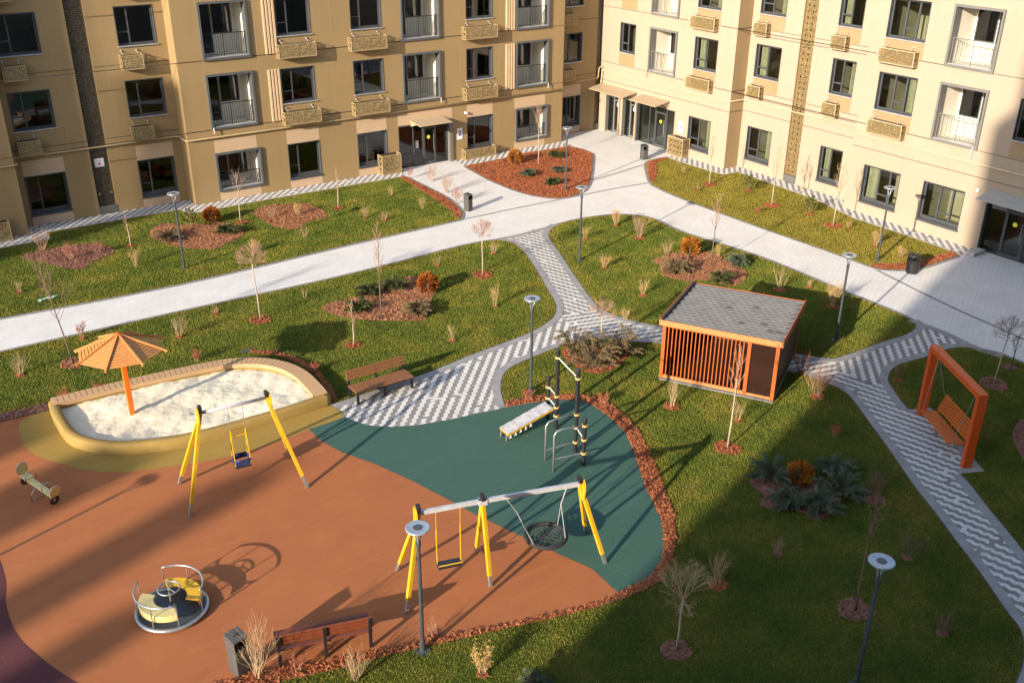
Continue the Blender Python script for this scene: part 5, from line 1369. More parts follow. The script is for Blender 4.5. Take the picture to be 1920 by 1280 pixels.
# ------------------------------------------------------------------ gazebo
GA_ = math.radians(-59.5)
r = empty('gazebo', (20.71,21.19,0.02), GA_); tag(r, 'orange slatted wooden gazebo with grey shingled lean to roof', 'gazebo')
W, D = 3.78, 3.82
MB().bevbox(0.01,-0.03,0,W-0.01,D-0.01,0.05,0.01).build('concrete_base', MT['kerb'], r)
for k in range(14):
    MB().bevbox(0.05,0.05+k*(D-0.1)/14+0.004,0.081,W-0.05,0.05+(k+1)*(D-0.1)/14-0.004,0.11,0.003).build('floor_board', MT['gazdark'], r)
zf, zb = 2.10, 1.93
for x, y, z in ((0,0,zf),(W-0.12,0,zf),(0,D-0.12,zb),(W-0.12,D-0.12,zb),(2.78,0.0,zf)):
    MB().bevbox(x,y,0.08,x+0.12,y+0.12,z,0.006).build('post', MT['gaz'], r)
MB().bevbox(0.12,0.01,zf-0.16,W-0.12,0.10,zf-0.02,0.005).build('front_beam', MT['gaz'], r)
MB().bevbox(0.12,0.02,0.09,2.78,0.09,0.20,0.005).build('bottom_rail', MT['gazpale'], r)
MB().bevbox(2.90,0.02,0.09,W-0.12,0.09,0.17,0.005).build('bottom_rail', MT['gazpale'], r)
me = MB().bevbox(0,0,0.20,0.036,0.05,zf-0.16,0.004).mesh('slat', MT['gaz'])
for k in range(20): place(me, 'slat', r, (0.19+k*0.129,0.015,0)).rotation_euler.z = random.uniform(-.05,.05)
for k in range(20):
    y = 0.2+k*0.175
    MB().bevbox(0.02,y,0.12,0.07,y+0.168,zf-0.1-(zf-zb)*y/D,0.004).build('side_slat', MT['gaz'], r)
for k in range(24):
    y = 0.13+k*0.149
    MB().bevbox(W-0.07,y,0.10,W-0.02,y+0.143,zf-0.04-(zf-zb)*y/D,0.004).build('side_board', MT['gazdark'], r)
for k in range(24):
    x = 0.13+k*0.147
    MB().bevbox(x,D-0.07,0.10,x+0.141,D-0.02,zb-0.02,0.004).build('rear_board', MT['gazdark'], r)
MB().box(2.905,0.05,0.18,W-0.125,0.058,zf-0.17).build('dark_panel', MT['gazpanel'], r)
for k in range(4): MB().bevbox(0.3,D-0.55+k*0.10,0.45,W-0.3,D-0.46+k*0.10,0.49,0.004).build('inner_seat', MT['gazdark'], r)
# roof: tilted deck, fascias and shingles
ov = 0.07; sl = math.atan2(zb-zf, D)
def rz(y): return zf + 0.04 + (zb-zf)*y/D
def slab(m, x0,x1,y0,y1,h0,h1):
    V = [(x0,y0,rz(y0)+h0),(x1,y0,rz(y0)+h0),(x1,y1,rz(y1)+h0),(x0,y1,rz(y1)+h0),(x0,y0,rz(y0)+h1),(x1,y0,rz(y0)+h1),(x1,y1,rz(y1)+h1),(x0,y1,rz(y1)+h1)]
    return m.add(V,[(0,3,2,1),(4,5,6,7),(0,1,5,4),(1,2,6,5),(2,3,7,6),(3,0,4,7)])
slab(MB(),-ov,W+ov,-ov,D+ov,-0.02,0.03).build('roof_deck', MT['shingle2'], r)
slab(MB(),-ov-0.03,W+ov+0.03,-ov-0.035,-ov,-0.12,0.06).build('fascia', MT['gazpale'], r)
slab(MB(),-ov-0.03,W+ov+0.03,D+ov,D+ov+0.03,-0.12,0.06).build('fascia', MT['gaz'], r)
slab(MB(),-ov-0.035,-ov,-ov,D+ov,-0.14,0.13).build('fascia', MT['gaz'], r)
slab(MB(),W+ov,W+ov+0.035,-ov,D+ov,-0.14,0.13).build('fascia', MT['gaz'], r)
slab(MB(),-ov+0.0,-ov+0.08,-ov,D+ov,0.031,0.125).build('roof_flashing', MT['black'], r)
nr, nc = 17, 14; dy = (D+2*ov)/nr; dx = (W+2*ov-0.1)/nc
def shingle_mesh(mat):
    m = MB(); a, b = dx-0.008, dy*1.25
    pr = [(0.0,0.0),(a*0.16,0.0),(a*0.24,-0.075),(a*0.76,-0.075),(a*0.84,0.0),(a,0.0),(a,b),(0,b)]
    m.prism([(x,y) for x,y in pr], 0.0, 0.010); return m.mesh('shingle', mat)
sm = [shingle_mesh(MT['shingle']), shingle_mesh(MT['shingle']), shingle_mesh(MT['shingle2'])]
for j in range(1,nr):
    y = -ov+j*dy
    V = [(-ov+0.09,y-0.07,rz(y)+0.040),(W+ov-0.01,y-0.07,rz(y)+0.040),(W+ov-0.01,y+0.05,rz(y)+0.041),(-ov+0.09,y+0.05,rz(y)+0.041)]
    MB().add(V,[(0,1,2,3)]).build('shingle_shade', MT['gazshadow'], r)  # dark strip paints the shade at the lower edge of each row
for j in range(nr):
    for i in range(nc):
        x = -ov+0.09+i*dx + (0.5*dx if j % 2 else 0) - 0.0; y = -ov+j*dy
        if x + dx > W+ov: continue
        y = max(y, -ov+0.086) if j == 0 else y
        place(sm[0 if random.random() < 0.97 else 2], 'shingle', r, (x,y,rz(y)+0.046), rot=(sl-0.055,0,0))

# ------------------------------------------------------------------ garden swing seat
b1, b2 = Vector((25.95,14.84,0.03)), Vector((24.36,12.28,0.03))
ax = (b2-b1).normalized(); yb = Vector((0,0,1)).cross(ax)      # yb points away from the path side or towards it
fr = Vector((-0.85,0.528,0)); fr = (fr - ax*fr.dot(ax)).normalized()
r = empty('swing_seat', (0,0,0)); tag(r, 'red orange portal frame with a hanging slatted seat on the path', 'swing seat')
H = 2.38
for bs in (b1, b2): MB().beam(bs, bs+Vector((0,0,H-0.16)), 0.26, 0.16, tuple(ax)).build('post', MT['redorange'], r)
MB().beam(b1-ax*0.08+Vector((0,0,H-0.08)), b2+ax*0.08+Vector((0,0,H-0.08)), 0.26, 0.16).build('beam', MT['redorange'], r)
mid = (b1+b2)/2; hl = 0.97
S0 = mid + Vector((0,0,0.45))
for k in range(6):
    o = S0 + fr*(0.32-k*0.088) + Vector((0,0,-0.006*k))
    MB().beam(o-ax*hl, o+ax*hl, 0.066, 0.032).build('seat_slat', MT['orange_wood'], r)
for k in range(6):
    o = S0 - fr*(0.20+0.035*k) + Vector((0,0,0.10+0.082*k))
    MB().beam(o-ax*hl, o+ax*hl, 0.028, 0.062, tuple((Vector((0,0,1))-fr*0.42).normalized())).build('back_slat', MT['orange_wood'], r)
for s in (-0.85,0,0.85):
    o = S0+ax*s
    MB().beam(o+fr*0.33+Vector((0,0,-0.035)), o-fr*0.18+Vector((0,0,-0.065)), 0.05, 0.035).beam(o-fr*0.16+Vector((0,0,-0.05)), o-fr*0.42+Vector((0,0,0.55)), 0.05, 0.03, tuple(ax)).build('seat_frame', MT['redorange'], r)
for s in (-1,1):
    hook = mid + ax*s*1.17 + Vector((0,0,H-0.17))
    MB().tube([hook, S0+ax*s*0.99+fr*0.26],0.011,6).build('chain', MT['steel'] , r)
    MB().tube([hook, S0+ax*s*0.99-fr*0.36+Vector((0,0,0.40))],0.009,6).build('chain', MT['steel'], r)

# ------------------------------------------------------------------ small things lying about
o = MB().bevbox(-0.18,-0.13,0,0.18,0.13,0.03,0.006).build('drain_cover', MT['dgrey'], None, (*(10.15, 30.83),0.03), 0.2)
tag(o, 'small dark drain cover in the lawn behind the sandbox', 'drain cover')
m = MB(); V = []
for i in range(7):
    for s in (-1,1): V.append((i*0.13-0.4, s*0.12+0.03*math.sin(i), 0.03+0.02*math.sin(i*1.7+s)))
m.add(V,[(i*2,i*2+2,i*2+3,i*2+1) for i in range(6)])
o = m.build('plastic_sheet', MT['teal_litter'], None, (*(5.41, 39.48),0.05), 0.3)
tag(o, 'pale green plastic strip lying on the far left lawn', 'plastic sheet')
for q, lab in (((1142,486),'tiny garden spotlight on a spike beside the island lawn lamp post'),((1920,967),'orange tipped ground light at the right edge of the lawn')):
    pass
o = MB().box(-0.10,-0.04,0.10,0.10,0.04,0.18).tube([(0,0,0),(0,0,0.10)],0.012,6).build('garden_spotlight', MT['dgrey'], None, (*(26.13, 30.88),0.02), 0.6)
tag(o, 'tiny garden spotlight on a spike right of the island lamp post', 'spotlight')

# ------------------------------------------------------------------ plants
def rnd_dir(d, ang, rg):
    d = Vector(d).normalized(); a = d.orthogonal().normalized(); b = d.cross(a)
    t = rg.uniform(0, 2*math.pi); s = math.sin(ang)
    return (d*math.cos(ang) + (a*math.cos(t) + b*math.sin(t))*s).normalized()

def grow(mb, p, d, L, r, depth, rg, spread=0.5, up=0.25, kids=3, n=4, limit=None, leaves=None):
    """One curved branch and its side twigs."""
    k = 3; pts = [Vector(p)]; dd = Vector(d)
    for i in range(k):
        dd = (dd + Vector((rg.uniform(-.16,.16), rg.uniform(-.16,.16), rg.uniform(-.08,.16)+up*0.3))).normalized()
        q = pts[-1] + dd*(L/k)
        if limit is not None and (q-limit[0]).length > limit[1]: break
        pts.append(q)
    if len(pts) < 2: return
    rr = [r*(1-0.55*i/(len(pts)-1)) for i in range(len(pts))]
    mb.tube(pts, rr, n, cap=False)
    if leaves is not None and depth <= 1: leaves.extend(pts[1:])
    if depth <= 0: return
    for i in range(kids):
        t = 0.35 + 0.65*(i+rg.random()*0.6)/kids; t = min(t, 1.0)
        f = t*(len(pts)-1); j = min(int(f), len(pts)-2); q = pts[j].lerp(pts[j+1], f-j)
        nd = rnd_dir(dd, spread*rg.uniform(0.6,1.3), rg) + Vector((0,0,up))
        grow(mb, q, nd.normalized(), L*rg.uniform(0.5,0.72), r*0.6, depth-1, rg, spread, up, kids, 3, limit, leaves)

def leaf_field(pts, size, rg, per=3, jit=0.05):
    mb = MB()
    for p in pts:
        for _ in range(per):
            c = Vector(p) + Vector((rg.gauss(0,jit),rg.gauss(0,jit),rg.gauss(0,jit)))
            a = Vector((rg.gauss(0,1),rg.gauss(0,1),rg.gauss(0,1))).normalized(); b = a.orthogonal().normalized()
            s = size*rg.uniform(0.6,1.3)
            mb.add([tuple(c-b*s*0.4), tuple(c+a*s), tuple(c+b*s*0.4), tuple(c-a*s*0.4)], [(0,1,2,3)] if False else [(0,1,2),(0,2,3)])
    return mb

def pit(x, y, r, mat='mulch'): PITS.append((x, y, r, mat))

def globe_tree(xy, h, R, lab, seed, trunk='barkpale', twig='twigpale', lean=(0,0), pr=0.35, pm='mulch', dens=1.0):
    rg = random.Random(seed); x, y = xy
    t = empty('globe_tree', (x,y,0.03)); tag(t, lab, 'tree', 'young trees on the lawns')
    hc = h - R; top = Vector((lean[0]*hc, lean[1]*hc, hc-R*0.55))
    MB().tube([(0,0,0),(top.x*0.4+0.01,top.y*0.4,top.z*0.4),(top.x*0.75-0.01,top.y*0.75+0.01,top.z*0.75),tuple(top)],[0.030,0.026,0.022,0.022],7).build('trunk', MT[trunk], t, smooth=True)
    mb = MB(); c = Vector((lean[0]*hc, lean[1]*hc, hc))
    nb = int(16*dens)
    for i in range(nb):
        a = i*2.4 + rg.random(); el = rg.uniform(0.15, 1.45)
        d = Vector((math.cos(a)*math.cos(el), math.sin(a)*math.cos(el), math.sin(el)))
        grow(mb, top + Vector((0,0,rg.uniform(-0.05,0.12))), d, R*rg.uniform(0.8,1.2), 0.008, 3, rg, 0.6, 0.05, 4, 4, (c, R*1.06))
    mb.build('crown', MT[twig], t)
    pit(x, y, pr, pm)

def upright_tree(xy, h, lab, seed, width=0.5, trunk='barkbrown', twig='twigbrown', lean=(0,0), clear=0.4, pr=0.33, pm='mulch', n=15, leaf=None, depth=2):
    rg = random.Random(seed); x, y = xy
    t = empty('young_tree', (x,y,0.03)); tag(t, lab, 'tree', 'young trees on the lawns')
    def ax(s): return Vector((lean[0]*s*h + 0.02*math.sin(s*5+seed), lean[1]*s*h + 0.02*math.cos(s*4+seed), s*h))
    MB().tube([ax(0),ax(0.25),ax(0.5),ax(0.75),ax(0.97)],[0.030,0.025,0.018,0.011,0.004],7).build('trunk', MT[trunk], t, smooth=True)
    mb = MB(); lv = [] if leaf else None
    for i in range(n):
        s = clear + (0.95-clear)*i/n; a = i*2.4 + rg.random()
        d = Vector((math.cos(a)*0.55, math.sin(a)*0.55, 1.0)).normalized()
        grow(mb, ax(s), d, max(0.2, width*(1.25-s)*1.5*rg.uniform(0.8,1.2)), 0.010, depth, rg, 0.42, 0.25, 3, 4, None, lv)
    mb.build('crown', MT[twig], t)
    if leaf: leaf_field(lv, 0.035, rg, 1, 0.03).build('leaves', MT[leaf], t)
    if pr: pit(x, y, pr, pm)

def bare_bush(xy, h, lab, seed, n=12, spread=0.35, twig='twigpale', pr=0.22, pm='mulch', leaf=None, thick=0.008, depth=2, per=2, lsize=0.035):
    rg = random.Random(seed); x, y = xy
    t = empty('bare_shrub', (x,y,0.03)); tag(t, lab, 'shrub', 'leafless and dry shrubs')
    mb = MB(); lv = []
    for i in range(n):
        a = i*2.4 + rg.random(); s = spread*rg.uniform(0.3,1.2)
        d = Vector((math.cos(a)*s, math.sin(a)*s, 1)).normalized()
        grow(mb, (0.05*math.cos(a),0.05*math.sin(a),0), d, h*rg.uniform(0.6,0.95), thick, depth, rg, 0.38, 0.2, 3, 4, None, lv)
    mb.build('stems', MT[twig], t)
    if leaf: leaf_field(lv, lsize, rg, per, 0.03).build('leaves', MT[leaf], t)
    if pr: pit(x, y, pr, pm)

def ball_thuja(xy, r, h, lab, seed, mat='orangethuja'):
    rg = random.Random(seed); x, y = xy
    t = empty('ball_thuja', (x,y,0.05)); tag(t, lab, 'conifer', 'orange ball thujas')
    MB().tube([(0,0,0),(0,0,h*0.5)],0.03,6).build('trunk', MT['barkbrown'], t)
    mb = MB()
    for i in range(1500):
        z = rg.uniform(-0.9,1); a = rg.uniform(0,2*math.pi); q = math.sqrt(max(0,1-z*z)); u = rg.uniform(0.62,1.0)
        bump_ = 1 + 0.10*math.sin(5*a+seed)*math.cos(4*z+seed)
        c = Vector((q*math.cos(a)*r*u*bump_, q*math.sin(a)*r*u*bump_, h*0.5 + z*h*0.5*u*bump_))
        o = Vector((q*math.cos(a), q*math.sin(a), z*0.6+0.55)).normalized()
        s = o.orthogonal().normalized(); s = (s*math.cos(i) + o.cross(s)*math.sin(i))
        L = rg.uniform(0.05,0.10); W = rg.uniform(0.012,0.028)
        mb.add([tuple(c-s*W), tuple(c+s*W), tuple(c+o*L+s*W*0.5), tuple(c+o*L-s*W*0.5)], [(0,1,2,3)])
    mb.build('foliage', MT[mat], t)

def juniper(xy, r, h, lab, seed, mat='junipergreen', n=40, cat='conifer', droop=0.15):
    rg = random.Random(seed); x, y = xy
    t = empty('juniper', (x,y,0.05)); tag(t, lab, cat, 'spreading junipers in the beds')
    st = MB(); mb = MB()
    for i in range(n):
        a = i*2.4 + rg.uniform(-.4,.4); L = r*rg.uniform(0.45,1.08); e = rg.uniform(0.25,1.0)*h
        pts = [Vector((math.cos(a)*L*s, math.sin(a)*L*s, e*math.sin(s*math.pi*0.62)*(1-droop*s))) + Vector((rg.gauss(0,.015),rg.gauss(0,.015),0)) for s in (0,0.3,0.6,0.85,1.0)]
        st.tube(pts, [0.012,0.010,0.007,0.005,0.003], 4, cap=False)
        m = 56
        for j in range(m):
            f = (0.15+0.85*j/m)*4; k = min(int(f),3); p = pts[k].lerp(pts[k+1], f-k); d = (pts[k+1]-pts[k]).normalized()
            for _ in range(4):
                o = rnd_dir(d, rg.uniform(0.4,1.15), rg) + Vector((0,0,0.2)); o.normalize()
                q_ = 0.10*(1.1-j/m)*rg.random(); p = pts[k].lerp(pts[k+1], f-k) + o*q_
                s = o.orthogonal().normalized(); ll = rg.uniform(0.03,0.085)*(1.2-0.5*j/m); w = rg.uniform(0.005,0.011)
                mb.add([tuple(p-s*w), tuple(p+s*w), tuple(p+o*ll)], [(0,1,2)])
    st.build('stems', MT['barkbrown'], t); mb.build('foliage', MT[mat], t)

def pine(xy, h, lab, seed, mat='pine', pr=0.2):
    rg = random.Random(seed); x, y = xy
    t = empty('young_pine', (x,y,0.03)); tag(t, lab, 'conifer', 'small pines')
    MB().tube([(0,0,0),(0,0,h*0.5),(0.01,0,h)],[0.03,0.022,0.008],6).build('trunk', MT['barkbrown'], t)
    mb = MB(); st = MB()
    for i in range(16):
        z = h*(0.22+0.7*i/16); a = i*2.4; L = h*0.36*(1.15-0.8*i/16)*rg.uniform(0.8,1.15)
        pts = [Vector((0,0,z)), Vector((math.cos(a)*L*0.6,math.sin(a)*L*0.6,z+L*0.18)), Vector((math.cos(a)*L*0.9,math.sin(a)*L*0.9,z+L*0.55))]
        st.tube(pts, [0.010,0.008,0.005], 4, cap=False)
        for j in range(110):
            f = (0.2+0.8*j/110)*2; k = min(int(f),1); p = pts[k].lerp(pts[k+1], f-k); d = (pts[k+1]-pts[k]).normalized()
            o = rnd_dir(d, rg.uniform(0.3,0.9), rg); s = o.orthogonal().normalized(); ll = rg.uniform(0.07,0.13)
            mb.add([tuple(p-s*0.011), tuple(p+s*0.011), tuple(p+o*ll)], [(0,1,2)])
    for j in range(60):
        p = Vector((0.01,0,h*(0.8+0.22*j/60))); o = rnd_dir((0,0,1), rg.uniform(0.2,0.8), rg); s = o.orthogonal().normalized()
        mb.add([tuple(p-s*0.008), tuple(p+s*0.008), tuple(p+o*rg.uniform(0.07,0.12))], [(0,1,2)])
    st.build('branches', MT['barkbrown'], t); mb.build('needles', MT[mat], t)
    if pr: pit(x, y, pr, 'mulch')

# ---- trees
upright_tree((4.89, 33.18), 3.73, 'leaning bare tree with upright twigs left of the sandbox parasol', 1, 0.75, 'barkbrown', 'twigbrown', (-0.10,0.04), 0.42, 0.42, 'mulchpale', 17)
globe_tree((11.52, 32.98), 3.10, 0.56, 'pale stemmed globe tree on the middle lawn behind the sandbox', 2, 'barkpale', 'twigpink', (-0.02,0.03), 0.38)
globe_tree((20.84, 32.12), 2.46, 0.46, 'small globe tree on a white stem below the white path', 3, 'barkpale', 'twigpink', (0,0), 0.42)
upright_tree((15.32, 30.56), 3.95, 'slender bare tree rising from the bed with the red ball conifer', 4, 0.42, 'barkbrown', 'twigpink', (0,0), 0.45, 0, n=14)
upright_tree((14.99, 44.10), 2.45, 'antler shaped pale tree in front of the ground floor balcony', 5, 0.62, 'barkpale', 'twigpink', (0,0), 0.48, 0.3, n=7, depth=1)
upright_tree((19.75, 43.46), 2.1, 'thin pale sapling near the apron of the ochre block', 6, 0.3, 'barkpale', 'twigpink', (0,0), 0.5, 0.25, n=7, depth=1)
upright_tree((9.74, 43.68), 1.5, 'small pale sapling left of the far left lamp post', 7, 0.3, 'barkpale', 'twigpink', (0,0), 0.4, 0.2, n=7, depth=1)
upright_tree((32.62, 44.40), 3.2, 'thin white stemmed tree with reddish crown in the mulch bed', 8, 0.75, 'barkpale', 'twigpink', (0,0), 0.62, 0, n=10)
upright_tree((37.97, 36.24), 2.7, 'thin pale sapling nearest the corner on the golden lawn', 9, 0.32, 'barkpale', 'twigpale', (0.0,-0.02), 0.45, 0.38, n=10)
upright_tree((38.01, 31.89), 3.05, 'pale sapling between two small pines on the golden lawn', 10, 0.45, 'barkpale', 'twigpale', (0.0,-0.03), 0.42, 0.40, n=11)
upright_tree((38.12, 28.13), 3.2, 'pale sapling before the cream wall left of the lamp post', 11, 0.5, 'barkpale', 'twigpale', (0.0,-0.02), 0.40, 0.40, n=11)
upright_tree((40.9,32.5), 1.6, 'tiny bare sapling at the cream wall beside the perforated strip', 12, 0.3, 'barkpale', 'twigpale', (0,0), 0.4, 0, n=8, depth=1)
upright_tree((29.44, 27.55), 3.2, 'slender brown tree in the island bed behind the gazebo', 13, 0.45, 'barkbrown', 'twigpink', (0.01,-0.01), 0.5, 0, n=12)
upright_tree((19.43, 16.82), 3.45, 'white stemmed sapling in front of the gazebo', 14, 0.45, 'barkpale', 'twigpink', (0.015,-0.02), 0.5, 0.36, n=10)
globe_tree((29.67, 14.70), 2.5, 0.50, 'bare globe tree right of the red orange swing frame', 15, 'barkpale', 'twigbrown', (0.03,-0.03), 0.45, 'mulchpink', 0.8)
globe_tree((12.45, 11.52), 2.35, 0.62, 'dense pale globe tree at the lower edge of the shaded lawn', 16, 'barkpale', 'twigpale', (0.03,0.0), 0.32, 'mulchpink', 1.0)
upright_tree((16.78, 10.16), 3.3, 'thin dark sapling behind the lower right lamp post', 17, 0.4, 'barkbrown', 'twigbrown', (0.03,0.02), 0.5, 0.40, 'mulchpink', 10)
globe_tree((20.56, 24.05), 1.95, 0.48, 'pinkish globe tree rising from the brown junipers', 18, 'barkpale', 'twigpink', (0.0,0.0), 0.0, dens=0.9)
upright_tree((13.43, 29.09), 1.75, 'small sapling in a mulch ring on the middle lawn', 19, 0.3, 'barkpale', 'twigpale', (0,0), 0.4, 0.28, n=9, depth=1)
upright_tree((31.32, 15.08), 1.2, 'dark little sapling at the right edge by the white path', 20, 0.3, 'barkbrown', 'twigbrown', (0.06,0.02), 0.4, 0.25, 'mulchpink', 8, depth=1)
# ---- ball thujas
ball_thuja((13.86, 44.85), 0.40, 0.72, 'round orange thuja on the bed under the ochre block', 1)
ball_thuja((31.65, 45.29), 0.40, 0.80, 'golden round thuja in the bed by entrance 2', 2, 'goldthuja')
ball_thuja((18.08, 31.85), 0.40, 0.78, 'bright red orange thuja at the bed on the middle lawn', 3)
ball_thuja((29.68, 29.06), 0.40, 0.80, 'golden thuja in the island bed behind the gazebo', 4, 'goldthuja')
ball_thuja((19.74, 14.40), 0.36, 0.62, 'orange thuja among blue junipers in the shade', 5, 'goldthuja')
# ---- pines
pine((12.71, 44.34), 1.05, 'yellow green young pine beside the far left lamp post', 1, 'pineyel', 0)
pine((38.83, 34.25), 0.95, 'little dark pine on the golden lawn nearer the corner', 2, 'pine')
pine((38.54, 29.93), 1.0, 'little dark pine on the golden lawn nearer the lamp post', 3, 'pine')
# ---- junipers
for i, (q, rr, hh, mt, lab) in enumerate([
 ((11.41, 43.48), 0.7, 0.5, 'junipergrey', 'dull juniper at the left end of the bed under the ochre block'),
 ((13.84, 42.89), 0.6, 0.45, 'junipergreen', 'green juniper right of the round orange thuja'),
 ((14.92, 31.71), 0.55, 0.42, 'junipergreen', 'green juniper at the left of the middle lawn bed'),
 ((15.94, 32.89), 0.6, 0.42, 'junipergreen', 'green juniper behind the slender tree in the middle bed'),
 ((17.07, 32.79), 0.6, 0.5, 'junipergreen', 'green juniper left of the bright red orange thuja'),
 ((16.62, 30.15), 0.62, 0.55, 'junipergrey', 'grey juniper at the front of the middle lawn bed'),
 ((30.78, 42.82), 0.5, 0.4, 'juniperblue', 'bluish juniper in the bed by entrance 2'),
 ((34.34, 45.02), 0.55, 0.45, 'junipergreen', 'green juniper at the back of the bed by entrance 2'),
 ((32.59, 42.49), 0.4, 0.35, 'juniperblue', 'small juniper left of the lamp in the mulch bed'),
 ((31.01, 40.88), 0.45, 0.35, 'junipergreen', 'low juniper at the front of the mulch bed'),
 ((27.76, 27.86), 0.75, 0.62, 'junipergrey', 'grey brown juniper below the golden island thuja'),
 ((30.57, 27.09), 0.5, 0.5, 'juniperblue', 'pale juniper at the right of the island bed'),
 ((28.44, 26.00), 0.55, 0.6, 'junipergreen', 'spiky green juniper just behind the gazebo roof'),
 ((19.47, 24.12), 0.85, 1.0, 'junipergrey', 'brown juniper left of the pinkish globe tree'),
 ((19.38, 23.01), 0.95, 0.95, 'junipergrey', 'brown juniper in front of the pinkish globe tree'),
 ((20.73, 23.27), 0.85, 1.1, 'junipergrey', 'brown juniper right of the pinkish globe tree'),
 ((19.26, 14.97), 0.80, 0.55, 'juniperblue', 'blue juniper left of the shaded orange thuja'),
 ((18.65, 13.85), 0.62, 0.40, 'juniperblue', 'blue juniper at the lower left of the shaded bed'),
 ((19.17, 13.27), 0.70, 0.45, 'juniperblue', 'blue juniper at the front of the shaded bed'),
 ((20.28, 13.41), 0.82, 0.55, 'juniperblue', 'blue juniper right of the shaded orange thuja'),
 ((20.95, 14.22), 0.62, 0.45, 'juniperblue', 'blue juniper behind the shaded orange thuja'),
 ((9.12, 12.15), 0.5, 0.5, 'juniperblue', 'juniper at the lower edge of the shaded lawn'),
]): juniper(q, rr, hh, lab, i+50, mt)
